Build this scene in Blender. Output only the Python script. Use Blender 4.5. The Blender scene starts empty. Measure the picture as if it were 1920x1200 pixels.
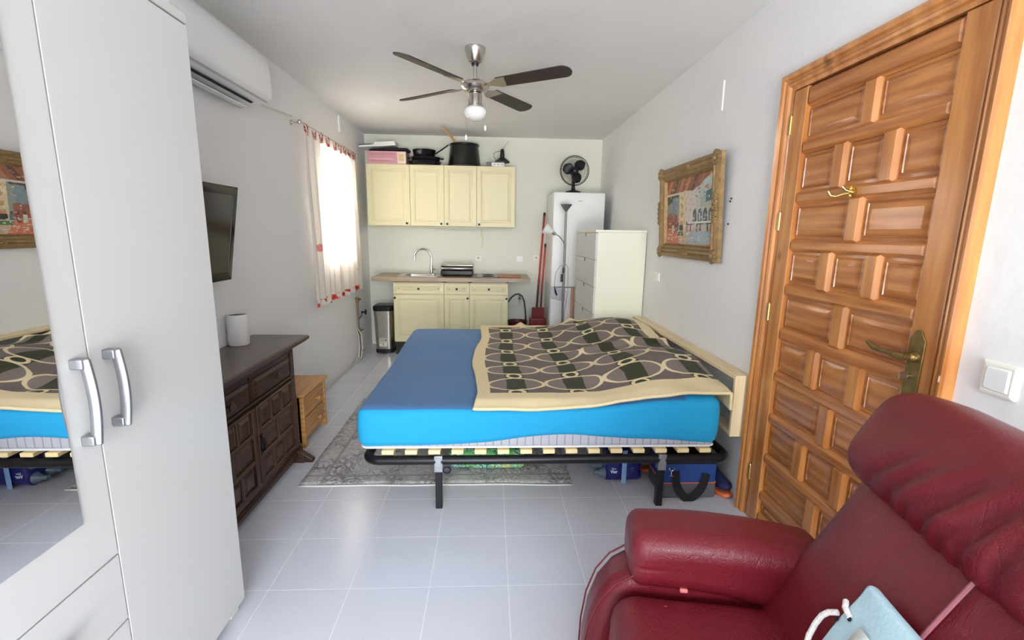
import bpy, bmesh, math, random
from mathutils import Vector, Matrix, noise as mnoise
random.seed(7)
SC = bpy.context.scene
COL = SC.collection
PI = math.pi

# ---------------------------------------------------------------- camera, world, lights, exposure
cam_d = bpy.data.cameras.new('camera'); cam = bpy.data.objects.new('camera', cam_d); COL.objects.link(cam)
F_PX, YAW, PITCH, ROLL = 873.60, 0.0485346, -0.1844016, 0.0156795
cy_, sy_, cp_, sp_, cr_, sr_ = math.cos(YAW), math.sin(YAW), math.cos(PITCH), math.sin(PITCH), math.cos(ROLL), math.sin(ROLL)
fw = Vector((sy_*cp_, cy_*cp_, sp_)); rt = Vector((cy_, -sy_, 0)); up = rt.cross(fw)
rt2 = cr_*rt + sr_*up; up2 = -sr_*rt + cr_*up
M3 = Matrix((rt2, up2, -fw)).transposed()
cam.matrix_world = Matrix.Translation((-0.0834, -1.7004, 1.4424)) @ M3.to_4x4()
cam_d.sensor_fit = 'HORIZONTAL'; cam_d.sensor_width = 36.0; cam_d.lens = F_PX/1920*36.0
cam_d.clip_start = 0.02
SC.camera = cam
SC.view_settings.view_transform = 'Standard'
SC.view_settings.look = 'None'
SC.view_settings.gamma = 1.0
SC.view_settings.use_curve_mapping = False
SC.view_settings.exposure = 0.55

world = bpy.data.worlds.new('daylight'); SC.world = world; world.use_nodes = True
wn = world.node_tree.nodes['Background']
wn.inputs['Color'].default_value = (0.82, 0.90, 1.0, 1); wn.inputs['Strength'].default_value = 2.0

def area(name, loc, target, sx, sy, power, color):
    d = bpy.data.lights.new(name, 'AREA'); d.shape = 'RECTANGLE'; d.size = sx; d.size_y = sy
    d.energy = power; d.color = color
    o = bpy.data.objects.new(name, d); COL.objects.link(o); o.location = loc
    o.rotation_euler = (Vector(target)-Vector(loc)).to_track_quat('-Z', 'Y').to_euler()
    return o
# daylight through the wide glazed terrace opening behind the camera
area('terrace_sky_daylight', (0.20, -6.2, 2.7), (0.1, 1.0, 0.3), 3.0, 1.8, 250, (0.80, 0.89, 1.0))
area('terrace_ground_daylight', (0.20, -6.0, 0.25), (0.1, 1.5, 2.0), 3.0, 1.2, 230, (1.0, 0.975, 0.94))
# daylight through the curtained window
area('window_daylight', (-2.15, 2.98, 1.95), (-1.0, 2.98, 1.55), 0.95, 1.0, 500, (1.0, 0.98, 0.94))

# ---------------------------------------------------------------- helpers
def L1(c): return c/12.92 if c <= 0.04045 else ((c+0.055)/1.055)**2.4
def S(r, g, b): return (L1(r/255), L1(g/255), L1(b/255), 1.0)

def mat(name, col, rough=0.5, metal=0.0, spec=0.5, coat=0.0, sheen=0.0, trans=0.0, var=0.0, vscale=6.0, bump=0.0, bscale=40.0, ior=1.45, emit=None):
    m = bpy.data.materials.new(name); m.use_nodes = True
    nt = m.node_tree; b = nt.nodes['Principled BSDF']
    b.inputs['Base Color'].default_value = col; b.inputs['Roughness'].default_value = rough
    b.inputs['Metallic'].default_value = metal; b.inputs['Specular IOR Level'].default_value = spec
    b.inputs['Coat Weight'].default_value = coat; b.inputs['Coat Roughness'].default_value = 0.12
    b.inputs['Sheen Weight'].default_value = sheen; b.inputs['Transmission Weight'].default_value = trans
    b.inputs['IOR'].default_value = ior
    tc = nt.nodes.new('ShaderNodeTexCoord')
    if var > 0:
        n = nt.nodes.new('ShaderNodeTexNoise'); n.inputs['Scale'].default_value = vscale; n.inputs['Detail'].default_value = 4
        nt.links.new(tc.outputs['Object'], n.inputs['Vector'])
        mx = nt.nodes.new('ShaderNodeMix'); mx.data_type = 'RGBA'
        mx.inputs[6].default_value = tuple(max(0, c*(1-var)) for c in col[:3])+(1,)
        mx.inputs[7].default_value = tuple(min(1, c*(1+var)) for c in col[:3])+(1,)
        nt.links.new(n.outputs['Fac'], mx.inputs[0]); nt.links.new(mx.outputs[2], b.inputs['Base Color'])
    if bump > 0:
        n2 = nt.nodes.new('ShaderNodeTexNoise'); n2.inputs['Scale'].default_value = bscale; n2.inputs['Detail'].default_value = 5
        nt.links.new(tc.outputs['Object'], n2.inputs['Vector'])
        bp = nt.nodes.new('ShaderNodeBump'); bp.inputs['Strength'].default_value = bump; bp.inputs['Distance'].default_value = 0.01
        nt.links.new(n2.outputs['Fac'], bp.inputs['Height']); nt.links.new(bp.outputs['Normal'], b.inputs['Normal'])
    if emit:
        b.inputs['Emission Color'].default_value = emit[0]; b.inputs['Emission Strength'].default_value = emit[1]
    return m

class NT:   # tiny node-graph writer
    def __init__(s, m): s.t = m.node_tree; s.b = s.t.nodes['Principled BSDF']
    def new(s, ty, **kw):
        n = s.t.nodes.new(ty)
        for k, v in kw.items(): setattr(n, k, v)
        return n
    def put(s, sock, v):
        if isinstance(v, (int, float)): sock.default_value = v
        elif isinstance(v, tuple): sock.default_value = v
        else: s.t.links.new(v, sock)
    def m(s, op, a, b=None, c=None, clamp=False):
        n = s.new('ShaderNodeMath', operation=op, use_clamp=clamp)
        s.put(n.inputs[0], a)
        if b is not None: s.put(n.inputs[1], b)
        if c is not None: s.put(n.inputs[2], c)
        return n.outputs[0]
    def mix(s, f, a, b):
        n = s.new('ShaderNodeMix', data_type='RGBA')
        s.put(n.inputs[0], f); s.put(n.inputs[6], a); s.put(n.inputs[7], b)
        return n.outputs[2]
    def mapr(s, v, a, b, c=0.0, d=1.0):
        n = s.new('ShaderNodeMapRange', clamp=True)
        s.put(n.inputs[0], v); s.put(n.inputs[1], a); s.put(n.inputs[2], b); s.put(n.inputs[3], c); s.put(n.inputs[4], d)
        return n.outputs[0]
    def noise(s, vec, scale, detail=4, rough=0.55, dist=0.0):
        n = s.new('ShaderNodeTexNoise'); s.put(n.inputs['Vector'], vec); n.inputs['Scale'].default_value = scale
        n.inputs['Detail'].default_value = detail; n.inputs['Roughness'].default_value = rough; n.inputs['Distortion'].default_value = dist
        return n.outputs['Fac']
    def coords(s, kind='Object'):
        return s.new('ShaderNodeTexCoord').outputs[kind]
    def xyz(s, v):
        n = s.new('ShaderNodeSeparateXYZ'); s.put(n.inputs[0], v); return n.outputs
    def scale(s, v, sc):
        n = s.new('ShaderNodeMapping'); s.put(n.inputs['Vector'], v); n.inputs['Scale'].default_value = sc; return n.outputs[0]
    def bump(s, h, st, dist=0.01):
        n = s.new('ShaderNodeBump'); n.inputs['Strength'].default_value = st; n.inputs['Distance'].default_value = dist
        s.put(n.inputs['Height'], h); s.t.links.new(n.outputs['Normal'], s.b.inputs['Normal'])

def wood(name, axis, dark, light, rough=0.35, coat=0.0, fine=70.0, rings=9.0, knots=0.0):
    m = mat(name, light, rough, coat=coat); g = NT(m)
    v = g.coords()
    st = [1.0, 1.0, 1.0]; st[axis] = 0.10
    w = g.scale(v, tuple(st))
    n1 = g.noise(w, fine, 3, 0.6)
    wv = g.new('ShaderNodeTexWave', wave_type='RINGS'); g.put(wv.inputs['Vector'], w)
    wv.inputs['Scale'].default_value = rings; wv.inputs['Distortion'].default_value = 7.0
    wv.inputs['Detail'].default_value = 2.5; wv.inputs['Detail Scale'].default_value = 1.4
    n2 = g.noise(v, 2.5, 2)
    f = g.m('ADD', g.m('MULTIPLY', n1, 0.5), g.m('MULTIPLY', wv.outputs['Fac'], 0.21))
    f = g.m('ADD', f, g.m('MULTIPLY', n2, 0.45))
    f = g.mapr(f, 0.28, 0.80)
    c = g.mix(f, dark, light)
    if knots > 0:
        vo = g.new('ShaderNodeTexVoronoi'); st2 = [1.0]*3; st2[axis] = 0.6
        g.put(vo.inputs['Vector'], g.scale(v, tuple(st2))); vo.inputs['Scale'].default_value = 3.2
        k = g.mapr(vo.outputs['Distance'], 0.02, 0.075, 1.0, 0.0)
        c = g.mix(g.m('MULTIPLY', k, knots), c, tuple(x*0.25 for x in dark[:3])+(1,))
    g.t.links.new(c, g.b.inputs['Base Color'])
    g.bump(n1, 0.08, 0.003)
    return m

def vcol_mat(name, rough=0.6, jitter=0.0, jscale=30.0, coat=0.0, bump=0.0, metal=0.0):
    m = mat(name, (1, 1, 1, 1), rough, coat=coat, metal=metal); g = NT(m)
    a = g.new('ShaderNodeVertexColor', layer_name='Col').outputs['Color']
    if jitter > 0:
        n = g.noise(g.coords(), jscale, 6, 0.7)
        h = g.new('ShaderNodeHueSaturation'); g.put(h.inputs['Color'], a)
        g.put(h.inputs['Value'], g.mapr(n, 0.3, 0.7, 1-jitter, 1+jitter)); g.put(h.inputs['Hue'], g.mapr(n, 0.3, 0.7, 0.5-jitter*0.08, 0.5+jitter*0.08))
        a = h.outputs['Color']
        if bump > 0: g.bump(n, bump, 0.004)
    g.t.links.new(a, g.b.inputs['Base Color'])
    return m

class MB:
    def __init__(s): s.v = []; s.f = []; s.c = []
    def add(s, vs, fs, col=None, M=None):
        o = len(s.v)
        s.v += [(M @ Vector(p)) if M is not None else Vector(p) for p in vs]
        s.f += [tuple(i+o for i in f) for f in fs]; s.c += [col]*len(fs); return s
    def box(s, x0, x1, y0, y1, z0, z1, col=None, M=None):
        vs = [(x, y, z) for x in (x0, x1) for y in (y0, y1) for z in (z0, z1)]
        return s.add(vs, [(0, 1, 3, 2), (4, 6, 7, 5), (0, 4, 5, 1), (2, 3, 7, 6), (0, 2, 6, 4), (1, 5, 7, 3)], col, M)
    def cyl(s, p0, p1, r0, r1=None, n=20, col=None):
        r1 = r0 if r1 is None else r1
        return s.tube([p0, p1], [r0, r1], n, col)
    def tube(s, pts, r, n=10, col=None, closed=False, flat=None):
        P = [Vector(p) for p in pts]; k = len(P)
        R = r if isinstance(r, (list, tuple)) else [r]*k
        vs = []; prev = None
        for i in range(k):
            if closed: t = P[(i+1) % k]-P[i-1]
            else: t = P[min(i+1, k-1)]-P[max(i-1, 0)]
            t.normalize()
            if prev is None:
                a = Vector((0, 0, 1)) if abs(t.z) < 0.9 else Vector((0, 1, 0))
                u = t.cross(a).normalized()
            else:
                u = (prev - t*prev.dot(t)).normalized()
            prev = u; w = t.cross(u)
            for j in range(n):
                an = 2*PI*j/n; fx, fy = (1, 1) if flat is None else flat
                vs.append(P[i]+u*math.cos(an)*R[i]*fx+w*math.sin(an)*R[i]*fy)
        fs = []
        for i in range(k if closed else k-1):
            for j in range(n):
                a = i*n+j; b = i*n+(j+1) % n; c = ((i+1) % k)*n+(j+1) % n; d = ((i+1) % k)*n+j
                fs.append((a, b, c, d))
        if not closed:
            fs.append(tuple(range(n))); fs.append(tuple((k-1)*n+j for j in range(n)))
        return s.add(vs, fs, col)
    def lathe(s, prof, c=(0, 0, 0), n=32, M=None, col=None):
        vs = []; fs = []; k = len(prof)
        for r, z in prof:
            for j in range(n):
                a = 2*PI*j/n; vs.append((r*math.cos(a), r*math.sin(a), z))
        for i in range(k-1):
            for j in range(n):
                fs.append((i*n+j, i*n+(j+1) % n, (i+1)*n+(j+1) % n, (i+1)*n+j))
        if prof[0][0] > 1e-5: fs.append(tuple(range(n)))
        if prof[-1][0] > 1e-5: fs.append(tuple((k-1)*n+j for j in range(n)))
        T = Matrix.Translation(c)
        return s.add(vs, fs, col, T if M is None else T @ M)
    def rbox(s, c, size, r, n=8, fn=None, M=None, col=None):
        # rounded box from a subdivided cube; fn deforms local points
        h = [x/2 for x in size]; vs = {}; V = []; fs = []
        rr = r if isinstance(r, (tuple, list)) else (r, r, r)
        rr = [min(a, b*0.999) for a, b in zip(rr, h)]
        def ticks(i):
            q = [-h[i]+rr[i]*(1-math.cos(t*PI/8)) for t in range(0, 4)] + [-h[i]+rr[i] + (2*h[i]-2*rr[i])*t/n for t in range(n+1)]
            q = q+[h[i]-rr[i]*(1-math.cos(t*PI/8)) for t in (3, 2, 1, 0)]
            return q
        T = [ticks(i) for i in range(3)]
        def P(p):
            key = tuple(round(x, 6) for x in p)
            if key not in vs:
                inner = [max(-(h[i]-rr[i]), min(h[i]-rr[i], p[i])) for i in range(3)]
                d = [(p[i]-inner[i])/rr[i] if rr[i] > 1e-9 else 0 for i in range(3)]
                ln = math.sqrt(sum(x*x for x in d))
                q = Vector([inner[i]+(d[i]/ln*rr[i] if ln > 1e-9 else 0) for i in range(3)])
                if fn: q = Vector(fn(q))
                vs[key] = len(V); V.append(q+Vector(c) if M is None else (M @ q)+Vector(c))
            return vs[key]
        for ax in range(3):
            a, b = (ax+1) % 3, (ax+2) % 3
            for sg in (-1, 1):
                for i in range(len(T[a])-1):
                    for j in range(len(T[b])-1):
                        q = []
                        for (ii, jj) in ((i, j), (i+1, j), (i+1, j+1), (i, j+1)):
                            p = [0, 0, 0]; p[ax] = sg*h[ax]; p[a] = T[a][ii]; p[b] = T[b][jj]; q.append(P(p))
                        q = [x for k_, x in enumerate(q) if x not in q[:k_]]
                        if len(q) > 2: fs.append(tuple(q))
        return s.add(V, fs, col)
    def prism(s, poly, mp, w0, w1, col=None):
        k = len(poly)
        vs = [mp(u, v, w0) for u, v in poly]+[mp(u, v, w1) for u, v in poly]
        fs = [tuple(range(k)), tuple(range(k, 2*k))]+[(i, (i+1) % k, k+(i+1) % k, k+i) for i in range(k)]
        return s.add(vs, fs, col)
    def rings(s, mp, u0, u1, v0, v1, steps, col=None):
        # stack of rectangular rings (inset, height) closed with a cap: raised / recessed panels
        vs = []; fs = []
        for ins, h in steps:
            vs += [mp(u0+ins, v0+ins, h), mp(u1-ins, v0+ins, h), mp(u1-ins, v1-ins, h), mp(u0+ins, v1-ins, h)]
        k = len(steps)
        for i in range(k-1):
            for j in range(4): fs.append((i*4+j, i*4+(j+1) % 4, (i+1)*4+(j+1) % 4, (i+1)*4+j))
        fs.append((0, 1, 2, 3)); fs.append(tuple((k-1)*4+j for j in range(4)))
        return s.add(vs, fs, col)
    def grid(s, nu, nv, fn, col=None):
        vs = [fn(i/nu, j/nv) for j in range(nv+1) for i in range(nu+1)]
        fs = [(j*(nu+1)+i, j*(nu+1)+i+1, (j+1)*(nu+1)+i+1, (j+1)*(nu+1)+i) for j in range(nv) for i in range(nu)]
        s.guv = (nu, nv)
        return s.add(vs, fs, col)
    def poly(s, pts, col=None): return s.add(pts, [tuple(range(len(pts)))], col)
    def build(s, name, m, parent=None, bevel=0.0, seg=2, sub=0, solid=0.0, loc=None, angle=38, recalc=True, uvgrid=False):
        root = parent
        while root is not None and root.parent is not None: root = root.parent
        W = Matrix.Identity(4)
        if root is not None: W = Matrix.Translation(root.location) @ root.rotation_euler.to_matrix().to_4x4()
        elif loc is not None: W = Matrix.Translation(loc)
        Wi = W.inverted()
        me = bpy.data.meshes.new(name)
        me.from_pydata([tuple(Wi @ p) for p in s.v], [], s.f)
        if recalc:
            bm = bmesh.new(); bm.from_mesh(me); bmesh.ops.recalc_face_normals(bm, faces=bm.faces); bm.to_mesh(me); bm.free()
        if any(c is not None for c in s.c):
            ca = me.color_attributes.new('Col', 'FLOAT_COLOR', 'CORNER')
            for p in me.polygons:
                c = s.c[p.index] or (1, 1, 1, 1)
                for li in p.loop_indices: ca.data[li].color = c
        if uvgrid:
            nu, nv = s.guv; uv = me.uv_layers.new(name='UVMap')
            for p in me.polygons:
                for li in p.loop_indices:
                    vi = me.loops[li].vertex_index % ((nu+1)*(nv+1)); uv.data[li].uv = ((vi % (nu+1))/nu, (vi//(nu+1))/nv)
        me.polygons.foreach_set('use_smooth', [True]*len(me.polygons))
        me.set_sharp_from_angle(angle=math.radians(angle))
        o = bpy.data.objects.new(name, me); COL.objects.link(o)
        for mm in (m if isinstance(m, (list, tuple)) else [m]): me.materials.append(mm)
        if parent is not None: o.parent = parent
        elif loc is not None: o.location = loc
        if solid: q = o.modifiers.new('solid', 'SOLIDIFY'); q.thickness = solid; q.offset = -1
        if bevel: q = o.modifiers.new('bevel', 'BEVEL'); q.width = bevel; q.segments = seg; q.limit_method = 'ANGLE'; q.angle_limit = math.radians(40); q.harden_normals = False
        if sub: q = o.modifiers.new('sub', 'SUBSURF'); q.levels = sub; q.render_levels = sub
        return o

def tag(o, label, cat, group=None, kind=None):
    o['label'] = label; o['category'] = cat
    if group: o['group'] = group
    if kind: o['kind'] = kind
    return o
def thing(name, label, cat, loc=(0, 0, 0), rz=0.0, group=None, kind=None):
    o = bpy.data.objects.new(name, None); COL.objects.link(o); o.location = loc; o.rotation_euler = (0, 0, rz)
    o.empty_display_size = 0.05
    return tag(o, label, cat, group, kind)
def struct(o, label, cat): return tag(o, label, cat, kind='structure')
def text_mesh(body, size, M, m, name, parent, bold=0.0, align='CENTER'):
    cu = bpy.data.curves.new(name, 'FONT'); cu.body = body; cu.size = size; cu.align_x = align; cu.extrude = 0.0004; cu.offset = bold
    t = bpy.data.objects.new('tmp_text', cu); COL.objects.link(t)
    dg = bpy.context.evaluated_depsgraph_get(); me = bpy.data.meshes.new_from_object(t.evaluated_get(dg))
    bpy.data.objects.remove(t); b = MB()
    b.add([M @ v.co for v in me.vertices], [tuple(p.vertices) for p in me.polygons])
    return b.build(name, m, parent)
def YF(y): return lambda u, v, w: (u, y-w, v)      # faces -y (towards the camera)
def XL_(x): return lambda u, v, w: (x-w, u, v)     # faces -x
def XR_(x): return lambda u, v, w: (x+w, u, v)     # faces +x
def ZT(z): return lambda u, v, w: (u, v, z+w)      # faces up
def arc(c, r, a0, a1, n, ax='xz'):
    out = []
    for i in range(n+1):
        a = a0+(a1-a0)*i/n; p, q = r*math.cos(a), r*math.sin(a)
        out.append((c[0]+p, c[1], c[2]+q) if ax == 'xz' else (c[0]+p, c[1]+q, c[2]) if ax == 'xy' else (c[0], c[1]+p, c[2]+q))
    return out
def smooth(a, b, x):
    t = max(0, min(1, (x-a)/(b-a))); return t*t*(3-2*t)
def nz(x, y, z=0.0): return mnoise.noise(Vector((x, y, z)))

# ---------------------------------------------------------------- materials
T = 0.325
m_wall = mat('white_paint', S(240, 239, 238), 0.75, spec=0.25, bump=0.25, bscale=14)
m_wall_back = mat('cream_kitchen_paint', S(230, 230, 216), 0.7, spec=0.25, bump=0.2, bscale=14)
m_ceil = mat('ceiling_paint', S(234, 233, 231), 0.85, spec=0.2, bump=0.3, bscale=9)
m_floor = mat('grey_tile', S(200, 200, 204), 0.16, spec=0.5)
g = NT(m_floor); v = g.coords(); x, y, z = g.xyz(v)
def edge(a):
    fr = g.m('FRACT', g.m('ADD', g.m('DIVIDE', a, T), 100.5))
    return g.m('MULTIPLY', g.m('ABSOLUTE', g.m('SUBTRACT', fr, 0.5)), T)
d = g.m('MINIMUM', edge(x), edge(y))
gr = g.mapr(d, 0.0014, 0.0028, 1.0, 0.0)
n = g.noise(v, 60, 6, 0.7); n2 = g.noise(v, 5, 3)
base = g.mix(g.m('ADD', g.m('MULTIPLY', n, 0.6), g.m('MULTIPLY', n2, 0.4)), S(204, 205, 214), S(222, 223, 231))
g.t.links.new(g.mix(gr, base, S(234, 234, 238)), g.b.inputs['Base Color'])
g.put(g.b.inputs['Roughness'], g.m('ADD', g.mapr(n2, 0.3, 0.7, 0.15, 0.22), g.m('MULTIPLY', gr, 0.4)))
g.bump(g.m('SUBTRACT', 1.0, gr), 0.25, 0.002)

m_white = mat('white_laminate', S(206, 206, 203), 0.38)
m_white2 = mat('white_plastic', S(238, 238, 236), 0.35)
m_offwhite = mat('ivory_plastic', S(232, 229, 218), 0.4)
m_gap = mat('dark_gap', S(40, 38, 36), 0.8)
m_mirror = mat('mirror_glass', (0.92, 0.93, 0.93, 1), 0.0, metal=1.0)
m_alu = mat('brushed_aluminium', S(160, 162, 166), 0.42, metal=0.9)
m_steel = mat('brushed_steel', S(190, 186, 178), 0.28, metal=1.0)
m_chrome = mat('chrome', S(222, 222, 222), 0.08, metal=1.0)
m_nickel = mat('satin_nickel', S(206, 200, 192), 0.25, metal=1.0)
m_black = mat('black_plastic', S(24, 24, 26), 0.4)
m_black_gloss = mat('black_gloss', S(12, 12, 13), 0.08)
m_blackmetal = mat('black_steel', S(26, 26, 29), 0.35, metal=0.2)
m_enamel = mat('black_enamel', S(20, 21, 22), 0.25)
m_cream = mat('cream_cabinet', S(221, 212, 172), 0.42)
m_counter = wood('worktop_laminate', 0, S(138, 120, 100), S(176, 156, 130), 0.4, fine=50)
m_pine_pale = wood('pale_pine', 1, S(214, 190, 146), S(238, 220, 180), 0.55, fine=60, knots=0.5)
m_pine = wood('knotty_pine', 1, S(150, 96, 44), S(206, 152, 86), 0.4, coat=0.2, knots=0.8)
m_door_h = wood('honey_pine_across', 1, S(142, 76, 32), S(206, 138, 76), 0.28, coat=0.6, fine=60, rings=7)
m_door_v = wood('honey_pine_upright', 2, S(160, 92, 40), S(210, 144, 80), 0.28, coat=0.6, fine=60, rings=5, knots=0.8)
m_darkwood = wood('dark_walnut', 1, S(30, 17, 12), S(76, 46, 34), 0.38, coat=0.15, fine=60)
m_darkwood_v = wood('dark_walnut_upright', 2, S(32, 18, 13), S(82, 50, 36), 0.38, coat=0.15, fine=60)
m_darktop = wood('dark_walnut_top', 1, S(66, 48, 44), S(96, 72, 66), 0.3, coat=0.2, fine=60)
m_spoon = wood('beech', 0, S(176, 134, 92), S(206, 166, 122), 0.6)
m_board = wood('chopping_board', 0, S(140, 92, 60), S(176, 122, 84), 0.5)
m_brass = mat('polished_brass', S(214, 186, 112), 0.22, metal=1.0)
m_oldbrass = mat('aged_brass', S(138, 116, 70), 0.38, metal=0.9, var=0.35, vscale=60, bump=0.3, bscale=120)
m_blade = wood('fan_blade_walnut', 0, S(44, 36, 34), S(66, 54, 49), 0.45, fine=70)
m_opal = mat('opal_glass', S(238, 236, 232), 0.18, trans=0.0, coat=0.4)
m_red_pl = mat('red_plastic', S(122, 22, 26), 0.4)
m_redpole = mat('red_painted_metal', S(176, 44, 38), 0.35)
m_screen = mat('tv_screen', S(18, 19, 20), 0.12, coat=0.5)
m_glass = mat('window_glass', (1, 1, 1, 1), 0.0, trans=1.0, ior=1.45)
m_cable = mat('white_cable', S(222, 218, 206), 0.5)
m_copper = mat('old_copper', S(150, 124, 100), 0.45, metal=0.7)

# ---------------------------------------------------------------- the room
XR, XL, YB, YF0, H = 1.288, -1.605, 4.28, -4.0, 2.585
o = MB().box(XL-0.3, XR+0.3, YF0-0.2, YB+0.2, -0.12, 0.0).build('floor', m_floor); struct(o, 'glossy pale grey square floor tiles with light joints', 'floor')
o = MB().box(XL-0.3, XR+0.3, YF0-0.2, YB+0.2, H, H+0.12).build('ceiling', m_ceil); struct(o, 'plain white plastered ceiling', 'ceiling')
o = MB().box(XL-0.3, XR+0.3, YB, YB+0.2, 0, H).build('wall_back', m_wall_back); struct(o, 'cream painted end wall behind the kitchenette', 'wall')
WY0, WY1, WZ0, WZ1 = 2.55, 3.42, 1.18, 2.12
b = MB().box(XL-0.28, XL, YF0, WY0, 0, H).box(XL-0.28, XL, WY1, YB, 0, H).box(XL-0.28, XL, WY0, WY1, 0, WZ0).box(XL-0.28, XL, WY0, WY1, WZ1, H)
struct(b.build('wall_left', m_wall), 'white wall with the curtained window', 'wall')
DY0, DY1, DZ1 = -0.385, 0.475, 2.085
b = MB().box(XR, XR+0.22, YF0, DY0-0.012, 0, H).box(XR, XR+0.22, DY1+0.012, YB, 0, H).box(XR, XR+0.22, DY0-0.012, DY1+0.012, DZ1+0.012, H).box(XR+0.18, XR+0.22, DY0-0.012, DY1+0.012, 0, DZ1+0.012)
struct(b.build('wall_right', m_wall), 'white wall with the wooden door and the painting', 'wall')
b = MB().box(XL-0.28, -1.0, YF0-0.2, YF0, 0, H).box(1.27, XR+0.22, YF0-0.2, YF0, 0, H).box(-1.0, 1.27, YF0-0.2, YF0, 2.42, H)
struct(b.build('wall_front', m_wall), 'white wall with the wide terrace opening behind the viewer', 'wall')

# window: frame, mullion, pane
win = thing('window_1', 'bright curtained window in the white wall', 'window', (XL-0.2, (WY0+WY1)/2, WZ0), kind='structure')
b = MB()
fx0, fx1 = XL-0.22, XL-0.17
b.box(fx0, fx1, WY0, WY0+0.05, WZ0, WZ1).box(fx0, fx1, WY1-0.05, WY1, WZ0, WZ1).box(fx0, fx1, WY0+0.05, WY1-0.05, WZ0, WZ0+0.05).box(fx0, fx1, WY0+0.05, WY1-0.05, WZ1-0.05, WZ1)
b.box(fx0, fx1, (WY0+WY1)/2-0.03, (WY0+WY1)/2+0.03, WZ0+0.05, WZ1-0.05)
wf = b.build('window_frame', m_white2, win, bevel=0.004)
MB().box(XL-0.2, XL-0.194, WY0+0.05, WY1-0.05, WZ0+0.05, WZ1-0.05).build('pane', m_glass, wf)

# ---------------------------------------------------------------- panelled pine door
door = thing('door_1', 'honey coloured pine door with many raised panels', 'door', (XR, (DY0+DY1)/2, 0), kind='structure')
b = MB()   # moulded architrave: stepped profile mitred round the opening
def archi(prof):
    vs = []; fs = []
    for o_, w_ in prof:
        vs += [(XR-w_, DY1+o_, 0.0), (XR-w_, DY1+o_, DZ1+o_), (XR-w_, DY0-o_*0.72, DZ1+o_), (XR-w_, DY0-o_*0.72, 0.0)]
    k = len(prof)
    for i in range(k-1):
        for j in range(3): fs.append((i*4+j, i*4+j+1, (i+1)*4+j+1, (i+1)*4+j))
    fs.append(tuple(i*4 for i in range(k))); fs.append(tuple(i*4+3 for i in range(k)))
    return vs, fs
b.add(*archi([(0.004, -0.01), (0.004, 0.012), (0.018, 0.016), (0.024, 0.026), (0.034, 0.03), (0.040, 0.024), (0.050, 0.024), (0.056, 0.034), (0.070, 0.038), (0.080, 0.032), (0.086, 0.018), (0.086, -0.002)]))
b.build('door_frame', m_door_v, door, angle=25)
SY0, SY1 = -0.290, 0.385      # inner edges of the stiles
leaf = MB()
leaf.box(XR+0.01, XR+0.045, DY0, DY1, 0.005, DZ1)
lf = leaf.build('door_leaf', m_door_h, door)
b = MB(); mp = XL_(XR+0.0101)
for (u0, u1) in ((DY0+0.001, SY0), (SY1, DY1-0.001)):
    b.rings(mp, u0, u1, 0.006, DZ1-0.001, [(0, 0), (0, 0.022), (0.003, 0.025)])
b.build('stile', m_door_v, door, angle=20)
rail_z = [1.83, 1.615, 1.408, 1.205, 0.995, 0.789, 0.577, 0.367, 0.165]
RH = 0.027
b = MB()
def chamfer_bar_h(u0, u1, z0, z1, w=0.022):
    c = 0.013
    b.rings(mp, u0, u1, z0, z1, [(0, 0), (0, 0.008), (c, w), (c+0.001, w)])
for z_ in rail_z: chamfer_bar_h(SY0-0.001, SY1+0.001, z_-RH, z_+RH, 0.024)
chamfer_bar_h(SY0, SY1, 2.0, DZ1-0.002, 0.024); chamfer_bar_h(SY0, SY1, 0.006, 0.075, 0.024)
b.build('rail', m_door_h, door, angle=20)
pn = MB(); b = MB()
zs = [2.0]+rail_z+[0.05]
for i in range(10):
    zt = zs[i]-(0.0 if i == 0 else RH); zb = zs[i+1]+RH
    mids = [0.035] if i % 2 == 0 else [0.152, -0.085]
    es = [SY1]+mids+[SY0]
    for k_ in range(len(es)-1):
        u1 = es[k_]-(0.036 if k_ > 0 else 0); u0 = es[k_+1]+(0.036 if k_ < len(es)-2 else 0)
        pn.rings(mp, u0, u1, zb, zt, [(0, 0), (0, 0.002), (0.012, 0.004), (0.018, 0.009), (0.020, 0.005), (0.040, 0.012), (0.041, 0.012)])
    for mm in mids: b.rings(mp, mm-0.036, mm+0.036, zb-0.012, zt+0.012, [(0, 0), (0, 0.008), (0.012, 0.0235), (0.0125, 0.0235)])
pn.build('raised_panel', m_door_h, door, angle=20)
b.build('muntin', m_door_v, door, angle=20)
for z_ in (1.94, 1.515, 1.085, 0.24):
    MB().cyl((XR-0.016, DY1+0.003, z_-0.04), (XR-0.016, DY1+0.003, z_+0.04), 0.0075, n=12).cyl((XR-0.016, DY1+0.003, z_+0.04), (XR-0.016, DY1+0.003, z_+0.048), 0.005, 0.002, n=12).build('hinge', m_brass, door)
# aged brass lock plate, lever and key
px, pyc = XR-0.0155, -0.325
pl = [(-0.026, 0.93), (0.026, 0.93), (0.028, 1.13), (0.018, 1.145), (0.012, 1.158), (0, 1.164), (-0.012, 1.158), (-0.018, 1.145), (-0.028, 1.13)]
b = MB().prism([(pyc+u, v_) for u, v_ in pl], lambda u, v_, w: (px-w, u, v_), 0, 0.006)
plate = b.build('lock_plate', m_oldbrass, door, bevel=0.002)
b = MB().tube([(px-0.004, pyc, 1.075), (px-0.03, pyc, 1.075)], [0.020, 0.013], 16)
b.tube([(px-0.045, pyc-0.008, 1.075), (px-0.05, pyc+0.012, 1.076), (px-0.052, pyc+0.04, 1.08), (px-0.052, pyc+0.075, 1.078), (px-0.052, pyc+0.11, 1.082), (px-0.052, pyc+0.135, 1.094)], [0.012, 0.013, 0.009, 0.0085, 0.010, 0.007], 12)
b.tube([(px-0.028, pyc, 1.075), (px-0.05, pyc, 1.075)], 0.011, 14)
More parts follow.
